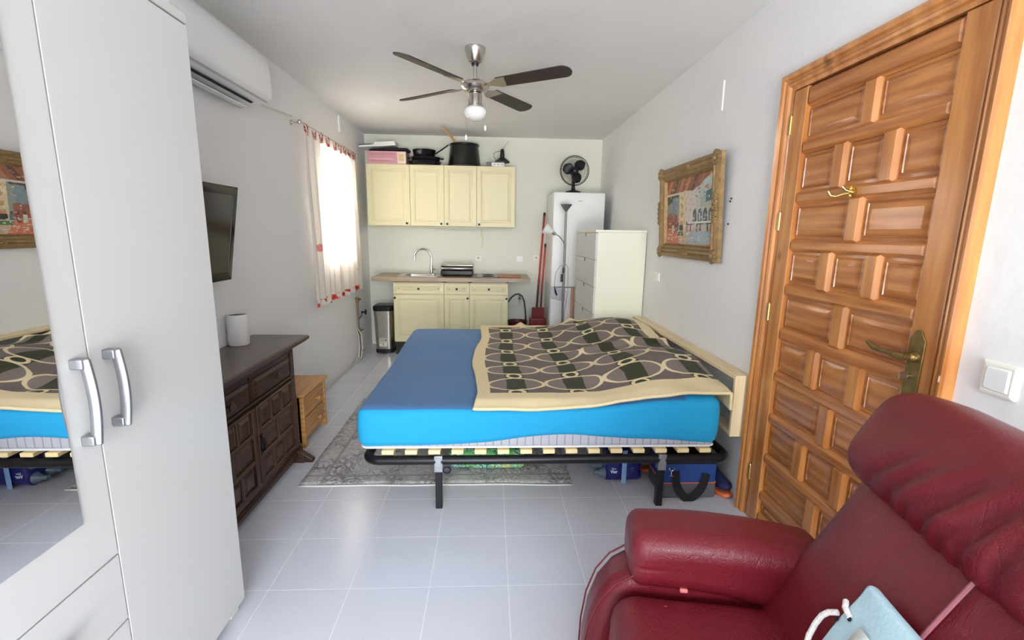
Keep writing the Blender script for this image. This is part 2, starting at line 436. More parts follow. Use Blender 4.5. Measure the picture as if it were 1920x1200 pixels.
b.build('door_handle', m_oldbrass, plate)
MB().cyl((px-0.002, pyc+0.002, 1.012), (px-0.02, pyc+0.002, 1.012), 0.007, n=12).box(px-0.045, px-0.02, pyc-0.002, pyc+0.004, 1.004, 1.022).build('key', m_steel, plate)
# double brass coat hook screwed to a rail
b = MB().cyl((XR-0.012, 0.04, 1.612), (XR-0.022, 0.04, 1.612), 0.017, n=16).cyl((XR-0.022, 0.04, 1.627), (XR-0.027, 0.04, 1.627), 0.007, n=12)
b.tube([(XR-0.02, 0.04, 1.612), (XR-0.04, 0.055, 1.607), (XR-0.055, 0.075, 1.598), (XR-0.07, 0.085, 1.602), (XR-0.078, 0.09, 1.618)], [0.006, 0.005, 0.005, 0.005, 0.007], 10)
b.tube([(XR-0.02, 0.04, 1.612), (XR-0.045, 0.045, 1.620), (XR-0.055, 0.05, 1.633)], [0.006, 0.005, 0.007], 10)
b.build('coat_hook', m_brass, door)

# ---------------------------------------------------------------- wardrobe
WX = -1.018
wd = thing('wardrobe', 'tall white wardrobe with a mirrored door and grey bow handles', 'wardrobe', ((XL+WX)/2, -0.85, 0))
WYE, WYS = -0.088, -1.6
b = MB().box(XL+0.004, WX-0.02, WYS, WYE, 0.045, 2.05)
b.build('body', m_white, wd, bevel=0.002)
MB().box(XL+0.004, WX, WYS-0.004, WYE+0.004, 2.055, 2.085).build('top_panel', m_white, wd, bevel=0.002)
for yy in (WYE-0.03, WYS+0.04):
    for xx in (WX-0.065, XL+0.03): MB().box(xx, xx+0.04, yy-0.025, yy+0.025, 0.0, 0.046).build('foot', m_offwhite, wd, bevel=0.002)
def bow_handle(parent, y0, z0, z1, horiz=False):
    b = MB(); n_ = 14; pts = []
    for i in range(n_+1):
        t = i/n_; bow = 0.025+0.009*math.sin(PI*t)
        pts.append((WX+bow, y0, z0+(z1-z0)*t) if not horiz else (WX+bow, y0+(z1-z0)*t, z0))
    b.tube(pts, 0.0135, 12, flat=(1.0, 0.5) if not horiz else (0.5, 1.0))
    for t in (0.0, 1.0):
        q = (WX, y0, z0+(z1-z0)*t) if not horiz else (WX, y0+(z1-z0)*t, z0)
        s_ = 0.014 if t == 0 else -0.014
        q2 = (q[0], q[1], q[2]+s_*0.8) if not horiz else (q[0], q[1]+s_*0.8, q[2])
        b.box(q2[0]-0.0005, q2[0]+0.029, q2[1]-0.012, q2[1]+0.012, q2[2]-0.012, q2[2]+0.012)
    return b.build('handle', m_alu, parent, bevel=0.003)
GY = -0.604
d_ = MB().box(WX-0.0195, WX, GY+0.002, WYE, 0.048, 2.05).build('door', m_white, wd, bevel=0.0012)
bow_handle(d_, GY+0.048, 0.955, 1.150)
d_ = MB().box(WX-0.0195, WX, GY-0.496, GY-0.002, 0.632, 2.05).build('door', m_white, wd, bevel=0.0012)
o = MB().box(WX-0.0005, WX+0.0035, GY-0.42, GY-0.085, 0.768, 1.98).build('mirror', m_mirror, d_); o['label'] = 'mirror panel reflecting the room'
bow_handle(d_, GY-0.042, 0.945, 1.150)
d_ = MB().box(WX-0.0195, WX, GY-0.995, GY-0.5, 0.048, 2.05).build('door', m_white, wd, bevel=0.0012)
bow_handle(d_, GY-0.545, 0.955, 1.150)
for z0, z1 in ((0.443, 0.628), (0.246, 0.439), (0.048, 0.242)):
    dr = MB().box(WX-0.0195, WX, GY-0.496, GY-0.002, z0, z1).build('drawer', m_white, wd, bevel=0.0012)
    bow_handle(dr, GY-0.34, (z0+z1)/2-0.005, (z0+z1)/2+0.16, True)

# ---------------------------------------------------------------- air conditioner, television, router
ac = thing('air_conditioner', 'white wall air conditioner high above the television', 'air conditioner', (XL+0.1, 0.93, 2.15))
prof = [(0, 2.165), (0.02, 2.155), (0.10, 2.168), (0.17, 2.188), (0.196, 2.202), (0.206, 2.222), (0.208, 2.255), (0.205, 2.36), (0.19, 2.43), (0.165, 2.452), (0.0, 2.455)]
MB().prism([(XL+0.001+a, z_) for a, z_ in prof], lambda u, v_, w: (u, w, v_), 0.46, 1.36).build('body', m_white2, ac, bevel=0.006, seg=3)
MB().prism([(XL+a, z_) for a, z_ in [(0.118, 2.165), (0.134, 2.171), (0.136, 2.169), (0.12, 2.163)]], lambda u, v_, w: (u, w, v_), 0.52, 1.27).build('outlet_slot', m_gap, ac)
MB().prism([(XL+a, z_) for a, z_ in [(0.03, 2.152), (0.105, 2.136), (0.107, 2.140), (0.033, 2.157)]], lambda u, v_, w: (u, w, v_), 0.52, 1.25).build('flap', m_white2, ac)
MB().prism([(XL+a, z_) for a, z_ in [(0.170, 2.186), (0.182, 2.192), (0.181, 2.196), (0.168, 2.19)]], lambda u, v_, w: (u, w, v_), 0.47, 1.352).build('front_seam', mat('ac_seam', S(190, 188, 184), 0.5), ac)
o = MB().tube([(XL+0.008, 1.36, 2.245), (XL+0.008, 1.7, 2.25), (XL+0.008, 2.14, 2.29)], 0.006, 8).build('wall_cable', m_cable); tag(o, 'thin white cable running along the wall from the air conditioner to the curtain rod', 'cable')

tv = thing('television', 'black flat television on a wall bracket, tilted downwards', 'television', (XL+0.06, 0.57, 1.41))
# tilted panel: local u along y, v up the screen, w out of it
tvb, tvt = Vector((-1.520, 0, 1.165)), Vector((-1.440, 0, 1.660)); tvu = (tvt-tvb).normalized(); tvn = Vector((tvu.z, 0, -tvu.x))
def TVM(u, v_, w): p = tvb+tvu*v_+tvn*w; return (p.x, u, p.z)
TVH = (tvt-tvb).length; TY0, TY1 = 0.155, 0.955
MB().rings(TVM, TY0, TY1, 0, TVH, [(0.02, -0.05), (0.0, -0.03), (0.0, 0.0), (0.006, 0.004), (0.042, 0.004), (0.046, -0.003), (0.047, -0.003)]).build('bezel', m_black_gloss, tv, bevel=0.003)
MB().rings(TVM, TY0+0.044, TY1-0.044, 0.044, TVH-0.044, [(0, -0.002), (0, 0.0005)]).build('screen', m_screen, tv)
MB().box(XL+0.001, XL+0.03, 0.47, 0.63, 1.34, 1.5).box(XL+0.03, -1.525, 0.52, 0.58, 1.37, 1.45).build('wall_bracket', m_blackmetal, tv, bevel=0.003)

# dark sideboard
sb = thing('sideboard', 'dark carved wooden sideboard with raised panel doors', 'sideboard', (-1.45, 0.5, 0))
SX, SYE, SYS = -1.292, 1.140, 0.09
MB().box(XL+0.012, SX-0.014, SYS, SYE, 0.05, 0.75).build('body', m_darkwood_v, sb, bevel=0.003)
b = MB().rings(ZT(0.748), XL+0.006, SX+0.05, SYS-0.06, SYE+0.14, [(0.012, 0), (0.012, 0.006), (0.0, 0.010), (0.0, 0.026), (0.008, 0.034), (0.009, 0.034)])
b.build('table_top', m_darktop, sb, angle=25)
mp = XR_(SX-0.0142)
b = MB()
for (u0, u1, v0, v1) in ((SYS, SYE, 0.710, 0.7495), (SYS, SYE, 0.548, 0.565), (SYS, SYE, 0.05, 0.118), (SYS, SYS+0.05, 0.1185, 0.5475), (SYE-0.05, SYE, 0.1185, 0.5475), (SYE-0.045, SYE, 0.5655, 0.7095), (SYS, SYS+0.045, 0.5655, 0.7095)):
    b.rings(mp, u0, u1, v0, v1, [(0, 0), (0, 0.012), (0.003, 0.0145), (0.0035, 0.0145)])
b.build('face_frame', m_darkwood, sb)
MB().rings(mp, SYS-0.02, SYE+0.02, 0.03, 0.075, [(0, -0.02), (0, 0.02), (0.012, 0.03), (0.0125, 0.03)]).build('plinth_moulding', m_darkwood, sb)
m_iron = mat('dark_iron', S(38, 32, 28), 0.4, metal=0.8)
nd = 2; dw = (SYE-SYS-0.1)/nd
for k in range(nd):
    u1 = SYE-0.05-k*dw-0.006; u0 = u1-dw+0.012
    dr = MB().rings(mp, u0, u1, 0.568, 0.707, [(0, 0), (0, 0.006), (0.018, 0.010), (0.020, 0.018), (0.038, 0.026), (0.0385, 0.026)])
    dr = dr.build('drawer', m_darkwood, sb, angle=20)
    MB().lathe([(0.006, 0), (0.007, 0.012), (0.018, 0.018), (0.02, 0.026), (0.012, 0.034), (0.0, 0.036)], ((SX+0.0115), (u0+u1)/2, 0.64), 16, Matrix.Rotation(PI/2, 4, 'Y')).build('knob', m_darkwood, dr)
    dd = MB(); z0, z1 = 0.122, 0.545; rows = 3; rh = (z1-z0)/rows
    dd.box(SX-0.0141, SX-0.002, u0, u1, z0, z1)
    mq = XR_(SX-0.0021)
    for (a0, a1, c0, c1) in ((u0, u0+0.035, z0, z1), (u1-0.035, u1, z0, z1)):
        dd.rings(mq, a0, a1, c0, c1, [(0, 0), (0, 0.016), (0.004, 0.020), (0.0045, 0.020)])
    for r_ in range(rows+1):
        zc = z0+r_*rh
        dd.rings(mq, u0+0.03, u1-0.03, max(z0, zc-0.013), min(z1, zc+0.013), [(0, 0), (0, 0.012), (0.006, 0.018), (0.0065, 0.018)])
    for r_ in range(rows):
        wI0, wI1 = u0+0.035, u1-0.035; cnt = 3 if r_ % 2 == 0 else 2
        cuts = [wI0+(wI1-wI0)*i/cnt for i in range(cnt+1)]
        for i in range(cnt):
            dd.rings(mq, cuts[i]+0.010, cuts[i+1]-0.010, z0+r_*rh+0.014, z0+(r_+1)*rh-0.014, [(0, 0), (0, 0.004), (0.006, 0.009), (0.009, 0.005), (0.024, 0.015), (0.025, 0.015)])
            if i: dd.rings(mq, cuts[i]-0.012, cuts[i]+0.012, z0+r_*rh+0.008, z0+(r_+1)*rh-0.008, [(0, 0), (0, 0.012), (0.006, 0.018), (0.0065, 0.018)])
    dd = dd.build('door', m_darkwood_v, sb, angle=20)
    hy = u0+0.018
    MB().tube([(SX+0.016, hy, 0.37), (SX+0.034, hy, 0.365), (SX+0.036, hy, 0.335), (SX+0.034, hy, 0.305), (SX+0.016, hy, 0.30)], 0.006, 10).box(SX+0.015, SX+0.02, hy-0.012, hy+0.012, 0.28, 0.39).build('handle', m_iron, dd)
for yy in (SYE-0.04, SYS+0.06):
    MB().box(XL+0.02, SX+0.05, yy-0.03, yy+0.03, 0.0, 0.05).prism([(SX+0.04, 0.0), (SX+0.10, 0.0), (SX+0.10, 0.018), (SX+0.02, 0.075), (SX+0.0, 0.075)], lambda u, v_, w: (u, yy+w, v_), -0.022, 0.022).build('foot', m_darkwood, sb, bevel=0.004)

rtr = thing('wifi_router', 'white cylindrical router standing on the dark sideboard', 'router', (-1.535, 1.005, 0.7825))
MB().lathe([(0.0, 0), (0.052, 0), (0.056, 0.006), (0.056, 0.172), (0.054, 0.178), (0.050, 0.178), (0.049, 0.170), (0.0, 0.168)], (-1.535, 1.005, 0.7825), 40).build('body', m_white2, rtr)
MB().lathe([(0.0, 0.1685), (0.0485, 0.1695), (0.0485, 0.172), (0.0, 0.171)], (-1.535, 1.005, 0.7825), 40).build('top_grille', m_black, rtr)

# pine bedside chest
ns = thing('nightstand', 'small two drawer pine bedside chest beyond the dark sideboard', 'nightstand', (-1.45, 1.49, 0))
NX, NY0, NY1 = -1.315, 1.285, 1.70
MB().box(XL+0.03, NX-0.018, NY0, NY1, 0.03, 0.355).build('body', m_pine, ns, bevel=0.003)
MB().rings(ZT(0.355), XL+0.02, NX+0.018, NY0-0.018, NY1+0.018, [(0.004, 0), (0, 0.006), (0, 0.014), (0.006, 0.02), (0.0065, 0.02)]).build('table_top', m_pine, ns)
mp = XR_(NX-0.018)
for z0, z1 in ((0.20, 0.335), (0.055, 0.19)):
    dr = MB().rings(mp, NY0+0.025, NY1-0.025, z0, z1, [(0, 0), (0, 0.014), (0.006, 0.018), (0.0065, 0.018)]).build('drawer', m_pine, ns)
    MB().lathe([(0.006, 0), (0.007, 0.01), (0.016, 0.016), (0.017, 0.022), (0.01, 0.03), (0.0, 0.031)], (NX, (NY0+NY1)/2+0.03, (z0+z1)/2), 16, Matrix.Rotation(PI/2, 4, 'Y')).build('knob', m_pine, dr)
for yy in (NY0, NY1-0.03):
    MB().box(NX-0.04, NX+0.004, yy, yy+0.03, 0.0, 0.354).build('leg', m_pine, ns, bevel=0.004)
    MB().box(XL+0.032, XL+0.06, yy+0.001, yy+0.029, 0.0, 0.031).build('leg', m_pine, ns, bevel=0.004)

# ---------------------------------------------------------------- curtains
m_curt = bpy.data.materials.new('thin_curtain'); m_curt.use_nodes = True
g = NT(m_curt); g.t.nodes.remove(g.b); out = [n_ for n_ in g.t.nodes if n_.type == 'OUTPUT_MATERIAL'][0]
v = g.coords(); x, y, z = g.xyz(v)
vo = g.new('ShaderNodeTexVoronoi'); g.put(vo.inputs['Vector'], g.scale(v, (0.0, 1, 1))); vo.inputs['Scale'].default_value = 11
spot = g.mapr(g.m('ADD', vo.outputs['Distance'], g.m('MULTIPLY', g.noise(v, 40), 0.25)), 0.52, 0.60, 1.0, 0.0)
hem = g.m('MULTIPLY', g.mapr(z, -1.360, -1.366), spot)
vo2 = g.new('ShaderNodeTexVoronoi'); g.put(vo2.inputs['Vector'], g.scale(v, (0.0, 1, 1))); vo2.inputs['Scale'].default_value = 3.1
sp2 = g.m('MULTIPLY', g.mapr(vo2.outputs['Distance'], 0.10, 0.13, 1.0, 0.0), g.mapr(z, -0.45, -0.46))
gn = g.noise(v, 55, 2)
redc = g.mix(g.mapr(gn, 0.45, 0.6), S(206, 38, 44), S(232, 110, 100))
redc = g.mix(g.mapr(g.noise(v, 28, 2), 0.62, 0.66), redc, S(70, 96, 50))
colr = g.mix(g.m('MAXIMUM', hem, g.m('MULTIPLY', sp2, 0.75)), S(240, 232, 222), redc)
df = g.new('ShaderNodeBsdfDiffuse'); tr = g.new('ShaderNodeBsdfTranslucent'); mxs = g.new('ShaderNodeMixShader')
g.put(df.inputs['Color'], colr); g.put(tr.inputs['Color'], colr); mxs.inputs[0].default_value = 0.52
g.t.links.new(df.outputs[0], mxs.inputs[1]); g.t.links.new(tr.outputs[0], mxs.inputs[2]); g.t.links.new(mxs.outputs[0], out.inputs['Surface'])
m_tab = mat('red_flower_tab', S(200, 90, 84), 0.8); g = NT(m_tab); g.t.links.new(g.mix(g.mapr(g.noise(g.coords(), 38, 2), 0.44, 0.54), S(184, 44, 46), S(232, 206, 192)), g.b.inputs['Base Color'])
RX, RZ = XL+0.075, 2.245
rod = thing('curtain_rod', 'slim metal curtain rod above the window', 'curtain rod', (RX, 2.85, RZ))
MB().cyl((RX, 2.12, RZ), (RX, 3.62, RZ), 0.008, n=12).build('rod', m_steel, rod)
for yy in (2.105, 3.635): MB().lathe([(0.0, -0.02), (0.014, -0.012), (0.018, 0.0), (0.014, 0.012), (0.0, 0.02)], (RX, yy, RZ), 14).build('finial', m_nickel, rod)
for yy in (2.135, 3.60): MB().cyl((XL+0.001, yy, RZ), (RX, yy, RZ), 0.006, n=10).cyl((XL+0.0005, yy, RZ), (XL+0.006, yy, RZ), 0.02, n=14).build('bracket', m_nickel, rod)
def curtain(y0, y1, b0, b1, label, n_tabs, seed):
    cu = thing('curtain', label, 'curtain', (RX, (y0+y1)/2, RZ-0.02), group='curtains at the window')
    def fn(u, t):
        yt = y0+(y1-y0)*u; yb = b0+(b1-b0)*u
        y_ = yt+(yb-yt)*t**0.8
        amp = 0.010+0.016*t
        sag = 0.02*abs(math.sin(u*n_tabs*PI))*(1-t)**6
        x_ = RX+amp*math.sin(u*9*PI+seed)+0.007*nz(u*7+seed, t*2)+0.006*math.sin(u*23+seed*2)*t
        return (x_+0.004, y_, RZ-0.055-sag-1.385*t+0.006*math.sin(u*11+seed))
    b = MB().grid(90, 36, fn); b.build('cloth', m_curt, cu, recalc=False)
    for k in range(n_tabs):
        u = (k+0.5)/n_tabs; yc = y0+(y1-y0)*u
        pts = [(RX+0.011, yc+0.012*math.sin(k*2.1), RZ-0.075), (RX+0.013, yc, RZ-0.02)]+[(RX+0.012*math.cos(a), yc, RZ+0.012*math.sin(a)) for a in (0.0, 0.8, 1.6, 2.4, 3.1)]+[(RX-0.010, yc+0.006, RZ-0.03), (RX-0.002, yc+0.012*math.sin(k*2.1), RZ-0.075)]
        b = MB()
        for i in range(len(pts)-1):
            p, q = pts[i], pts[i+1]
            b.add([(p[0], p[1]-0.019, p[2]), (p[0], p[1]+0.019, p[2]), (q[0], q[1]+0.019, q[2]), (q[0], q[1]-0.019, q[2])], [(0, 1, 2, 3)])
        b.build('tab_loop', m_tab, cu, solid=0.002, recalc=False)
curtain(2.14, 2.80, 2.20, 2.86, 'cream curtain panel with red flowered hem, nearer the air conditioner', 4, 0.3)
curtain(2.83, 3.58, 2.90, 3.66, 'cream curtain panel with red flowered hem, nearer the kitchen cabinets', 5, 1.7)

# wall plates
def wall_box(name, label, cat, x, y0, y1, z0, z1, side, m, d=0.022):
    mp = XL_(x) if side > 0 else XR_(x)
    o = MB().rings(mp, y0, y1, z0, z1, [(0, 0), (0, d*0.7), (0.006, d), (0.0065, d)]).build(name, m, loc=(x, (y0+y1)/2, z0)); return tag(o, label, cat)
wall_box('wall_vent', 'small white junction cover on the wall high above the painting', 'wall cover', XR, 1.185, 1.295, 2.175, 2.345, 1, m_wall, 0.010)
wall_box('wall_vent', 'small white junction cover on the wall above the curtain rod', 'wall cover', XL, 3.29, 3.40, 2.41, 2.565, -1, m_wall, 0.016)
def plate(name, label, cat, mp, u0, u1, v0, v1, loc, kind):
    t = thing(name, label, cat, loc)
    MB().rings(mp, u0, u1, v0, v1, [(0, 0), (0, 0.007), (0.007, 0.0115), (0.012, 0.0115), (0.0125, 0.010)]).build('cover_plate', mat('bright_ivory', S(246, 243, 232), 0.35), t, bevel=0.002)
    if kind == 'rocker':
        MB().rings(mp, u0+0.014, u1-0.014, v0+0.014, v1-0.014, [(0, 0.009), (0, 0.013), (0.004, 0.0155), (0.0045, 0.0155)]).build('rocker', m_white2, t, bevel=0.002)
    elif kind == 'double':
        mm = (u0+u1)/2
        for a, c in ((u0+0.010, mm-0.001), (mm+0.001, u1-0.010)): MB().rings(mp, a, c, v0+0.012, v1-0.012, [(0, 0.009), (0, 0.013), (0.003, 0.014), (0.0035, 0.014)]).build('rocker', m_white2, t)
    else:
        uc, vc = (u0+u1)/2, (v0+v1)/2; b = MB()
        ring = [(uc+0.021*math.cos(a*PI/12), vc+0.021*math.sin(a*PI/12)) for a in range(24)]
        b.prism(ring, mp, 0.0101, 0.0115); b.build('socket_face', mat('socket_grey', S(206, 202, 190), 0.5), t)
        b = MB()
        for s_ in (-1, 1): b.prism([(uc+s_*0.009+0.0028*math.cos(a*PI/5), vc+0.0028*math.sin(a*PI/5)) for a in range(10)], mp, 0.0112, 0.0121)
        b.build('pin_hole', m_black, t)
    return t
plate('light_switch', 'large white rocker light switch beside the wooden door', 'light switch', XL_(XR), -0.607, -0.517, 1.030, 1.122, (XR, -0.56, 1.03), 'rocker')
plate('wall_outlet', 'white double switch plate on the white wall below the painting', 'switch plate', XL_(XR), 2.01, 2.14, 1.075, 1.145, (XR, 2.07, 1.07), 'double')
plate('wall_outlet', 'ivory socket on the kitchen wall above the black grill', 'socket', YF(YB), -0.275, -0.195, 1.085, 1.165, (-0.235, YB, 1.08), 'socket')
plate('wall_outlet', 'ivory double switch plate on the kitchen wall above the chopping board', 'switch plate', YF(YB), 0.245, 0.335, 1.078, 1.158, (0.29, YB, 1.08), 'double')
plate('wall_outlet', 'ivory socket on the kitchen wall beside the red poles', 'socket', YF(YB), 0.468, 0.54, 1.10, 1.175, (0.504, YB, 1.1), 'socket')
for i, (yy, zz) in enumerate(((0.974, 1.655), (0.983, 1.640), (0.982, 1.513))):
    o = MB().lathe([(0.0, 0), (0.005, 0), (0.005, 0.006), (0, 0.007)], (XR, yy, zz), 10, Matrix.Rotation(-PI/2, 4, 'Y')).build('wall_plug', m_gap, loc=(XR, yy, zz))
    tag(o, ('topmost of three dark screw plugs in the wall between painting and door', 'middle of three dark screw plugs in the wall between painting and door', 'lowest of three dark screw plugs in the wall between painting and door')[i], 'wall plug', 'screw plugs beside the painting')

# ---------------------------------------------------------------- painting in gilt frame
m_gilt = mat('old_gilt', S(150, 122, 82), 0.45, metal=0.4, var=0.45, vscale=35, bump=0.5, bscale=70)
PY0, PY1, PZ0, PZ1 = 1.01, 1.958, 1.288, 1.925
pt = thing('painting', 'street scene painting in an ornate gilt frame on the white wall', 'painting', (XR, (PY0+PY1)/2, PZ0))
tl_ = 0.035/(PZ1-PZ0)
def PM(u, v_, w): return (XR-0.008-(v_-PZ0)*tl_-w, u, v_)
fr = MB()
prof = [(0.0, 0.0), (0.0, 0.022), (0.012, 0.034), (0.024, 0.042), (0.034, 0.036), (0.042, 0.046), (0.056, 0.044), (0.068, 0.028), (0.080, 0.024), (0.088, 0.03), (0.094, 0.018), (0.096, 0.004)]
vs = []; fs = []
for ins, h_ in prof: vs += [PM(PY0+ins, PZ0+ins, h_), PM(PY1-ins, PZ0+ins, h_), PM(PY1-ins, PZ1-ins, h_), PM(PY0+ins, PZ1-ins, h_)]
for i in range(len(prof)-1):
    for j in range(4): fs.append((i*4+j, i*4+(j+1) % 4, (i+1)*4+(j+1) % 4, (i+1)*4+j))
fr.add(vs, fs); fr.build('gilt_frame', m_gilt, pt, angle=20)
def leafblob(u, v_, r, seed, n_=7, orn=None):
    for k in range(n_):
        a = 2*PI*k/n_+seed; rr = r*0.5
        c = PM(u+r*0.6*math.cos(a), v_+r*0.6*math.sin(a), 0.038)
        orn.lathe([(0.0, -0.012), (rr*0.8, -0.008), (rr, 0.0), (rr*0.6, 0.010), (0.0, 0.014)], c, 8, Matrix.Rotation(-PI/2, 4, 'Y'))
    orn.lathe([(0.0, -0.01), (r*0.5, 0.0), (r*0.4, 0.014), (0.0, 0.02)], PM(u, v_, 0.04), 8, Matrix.Rotation(-PI/2, 4, 'Y'))
for u in (PY0+0.035, PY1-0.035):
    for v_ in (PZ0+0.035, PZ1-0.035): orn = MB(); leafblob(u, v_, 0.045, u*3, 7, orn); orn.build('carved_ornament', m_gilt, pt)
for u, v_ in (((PY0+PY1)/2, PZ0+0.04), ((PY0+PY1)/2, PZ1-0.04)):
    orn = MB()
    for k in (-2, -1, 0, 1, 2): leafblob(u+k*0.032, v_, 0.026-abs(k)*0.004, k, 7, orn)
    orn.build('carved_ornament', m_gilt, pt)
for u in (PY0+0.03, PY1-0.03):
    orn = MB()
    for k in (-2, -1, 0, 1, 2): leafblob(u, (PZ0+PZ1)/2+k*0.034, 0.030-abs(k)*0.004, k+1, 7, orn)
    orn.build('carved_ornament', m_gilt, pt)
m_oil = vcol_mat('oil_paint', 0.5, 0.2, 38, coat=0.1, bump=0.4)
cv = MB(); CY0, CY1, CZ0, CZ1 = PY0+0.092, PY1-0.092, PZ0+0.092, PZ1-0.092
lay = [0]
def pp(pts, c):   # u: 0 = end towards the kitchen, 1 = end towards the door; v: 0 bottom, 1 top
    lay[0] += 1; w = 0.006+0.00006*lay[0]
    cv.poly([PM(CY1-(CY1-CY0)*u, CZ0+(CZ1-CZ0)*v_, w) for u, v_ in pts], S(*c))
pp([(0, 0), (1, 0), (1, 1), (0, 1)], (206, 212, 204))
pp([(0, 0.0), (1, 0.0), (1, 0.24), (0, 0.26)], (204, 178, 150))
pp([(0, 0.0), (0.34, 0.0), (0.26, 0.24), (0, 0.25)], (206, 120, 92))
pp([(0.5, 0.02), (0.95, 0.03), (0.98, 0.22), (0.46, 0.22)], (170, 190, 198))
pp([(0, 0.25), (0.3, 0.25), (0.3, 0.78), (0, 0.78)], (150, 156, 146))
pp([(0, 0.25), (0.26, 0.25), (0.26, 0.46), (0.1, 0.5), (0, 0.44)], (158, 92, 76))
pp([(0.02, 0.62), (0.28, 0.74), (0.28, 0.78), (0, 0.78)], (92, 76, 64))
pp([(0.12, 0.45), (0.24, 0.48), (0.24, 0.74), (0.14, 0.72)], (130, 148, 156))
pp([(0.3, 0.22), (0.44, 0.22), (0.44, 0.82), (0.3, 0.8)], (226, 206, 168))
pp([(0.44, 0.22), (0.62, 0.22), (0.66, 0.84), (0.44, 0.82)], (218, 206, 196))
for k in range(4): pp([(0.32+0.02*k, 0.30+0.12*k), (0.38, 0.29+0.12*k), (0.39, 0.36+0.12*k), (0.33, 0.37+0.12*k)], (206-8*k, 150+6*k, 108))
pp([(0.66, 0.24), (1, 0.24), (1, 0.86), (0.80, 0.72), (0.66, 0.66)], (198, 200, 190))
pp([(0.84, 0.60), (0.96, 0.62), (0.96, 0.78), (0.84, 0.74)], (84, 128, 140))
pp([(0.76, 0.58), (0.84, 0.6), (0.84, 0.70), (0.76, 0.68)], (176, 190, 186))
for k in range(4):
    u = 0.60+0.10*k
    pp([(u, 0.34), (u+0.075, 0.34), (u+0.075, 0.46), (u+0.055, 0.52), (u+0.02, 0.52), (u, 0.46)], (84, 98, 108))
    pp([(u+0.02, 0.36), (u+0.05, 0.36), (u+0.05, 0.46), (u+0.02, 0.46)], (206, 208, 206) if k % 2 else (130, 140, 146))
pp([(0.46, 0.31), (1, 0.31), (1, 0.345), (0.46, 0.345)], (226, 224, 220))
pp([(0.46, 0.30), (1, 0.30), (1, 0.315), (0.46, 0.315)], (70, 76, 88))
for k in range(8): pp([(0.48+0.065*k, 0.20+0.01*(k % 3)), (0.51+0.065*k, 0.20), (0.505+0.065*k, 0.31), (0.485+0.065*k, 0.31)], [(70, 72, 84), (150, 84, 70), (206, 196, 180)][k % 3])
pp([(0, 0.78), (0.62, 0.80), (0.98, 1.0), (0, 1.0)], (150, 96, 70))
for k in range(7):
    u = 0.03+0.135*k
    pp([(u-0.03, 0.79), (u+0.03, 0.79), (u+0.13, 1.0), (u+0.07, 1.0)], [(204, 128, 92), (96, 66, 60), (176, 120, 96)][k % 3])
pp([(0.0, 0.755), (0.5, 0.775), (0.5, 0.80), (0.0, 0.79)], (222, 212, 196))
pp([(0.66, 0.80), (1, 1), (1, 0.84)], (196, 212, 206))
pp([(0.32, 0.22), (0.40, 0.22), (0.40, 0.30), (0.32, 0.30)], (60, 56, 56)); pp([(0.28, 0.14), (0.42, 0.14), (0.40, 0.2), (0.3, 0.2)], (84, 128, 74))
for u, c1 in ((0.14, (214, 206, 196)), (0.2, (150, 70, 60)), (0.26, (92, 130, 120)), (0.46, (196, 150, 130))):
    pp([(u, 0.18), (u+0.05, 0.18), (u+0.045, 0.30), (u+0.005, 0.30)], c1); pp([(u+0.012, 0.30), (u+0.038, 0.30), (u+0.038, 0.345), (u+0.012, 0.345)], (104, 70, 56))
for k in range(26):
    u, v_ = random.random()*0.92, random.random()*0.2
    pp([(u, v_), (u+0.07, v_+0.004), (u+0.06, v_+0.018), (u+0.004, v_+0.015)], random.choice([(226, 196, 166), (180, 196, 204), (206, 140, 110), (228, 214, 196)]))
for k in range(20):
    u, v_ = 0.45+random.random()*0.5, 0.36+random.random()*0.36
    pp([(u, v_), (u+0.03, v_+0.004), (u+0.03, v_+0.03), (u+0.004, v_+0.03)], random.choice([(206, 190, 150), (168, 184, 186), (224, 216, 206), (150, 160, 158)]))
for k in range(170):
    u, v_ = random.random()*0.95, random.random()*0.93; zone = 0 if v_ > 0.80 else 1 if v_ < 0.25 else 2
    c_ = random.choice([[(190, 130, 100), (120, 84, 70), (214, 170, 136), (160, 110, 90)], [(214, 186, 160), (190, 200, 206), (220, 150, 124), (232, 220, 204)], [(214, 208, 196), (176, 186, 186), (226, 214, 190), (150, 150, 146), (196, 164, 140)]][zone])
    du, dv = 0.012+0.03*random.random(), 0.008+0.02*random.random()
    pp([(u, v_), (u+du, v_+0.004), (u+du*0.9, v_+dv), (u+0.002, v_+dv*1.1)], c_)
cv.build('canvas', m_oil, pt, recalc=False)
MB().rings(PM, PY0+0.02, PY1-0.02, PZ0+0.02, PZ1-0.02, [(0, -0.004), (0, 0.002)]).build('backing_board', m_gap, pt)

# ---------------------------------------------------------------- kitchenette: wall cabinets
def cab_door(parent, u0, u1, v0, v1, yf, knob=None, name='door', m_in=0.055):
    d_ = MB().rings(YF(yf), u0+0.0015, u1-0.0015, v0+0.0015, v1-0.0015, [(0, 0), (0, 0.016), (0.003, 0.019), (m_in-0.012, 0.019), (m_in-0.006, 0.0165), (m_in, 0.0175), (m_in+0.006, 0.011), (m_in+0.016, 0.011), (m_in+0.03, 0.0165), (m_in+0.031, 0.0165)])
    d_ = d_.build(name, m_cream, parent, angle=20)
    if knob: MB().lathe([(0.006, 0), (0.006, 0.010), (0.012, 0.015), (0.013, 0.020), (0.008, 0.025), (0.0, 0.026)], (knob[0], yf-0.019, knob[1]), 16, Matrix.Rotation(PI/2, 4, 'X')).build('knob', m_black, d_)
    return d_
UY, UZ0, UZ1 = 3.95, 1.508, 2.20
ux = [-1.512, -1.018, -0.624, -0.245, 0.204]
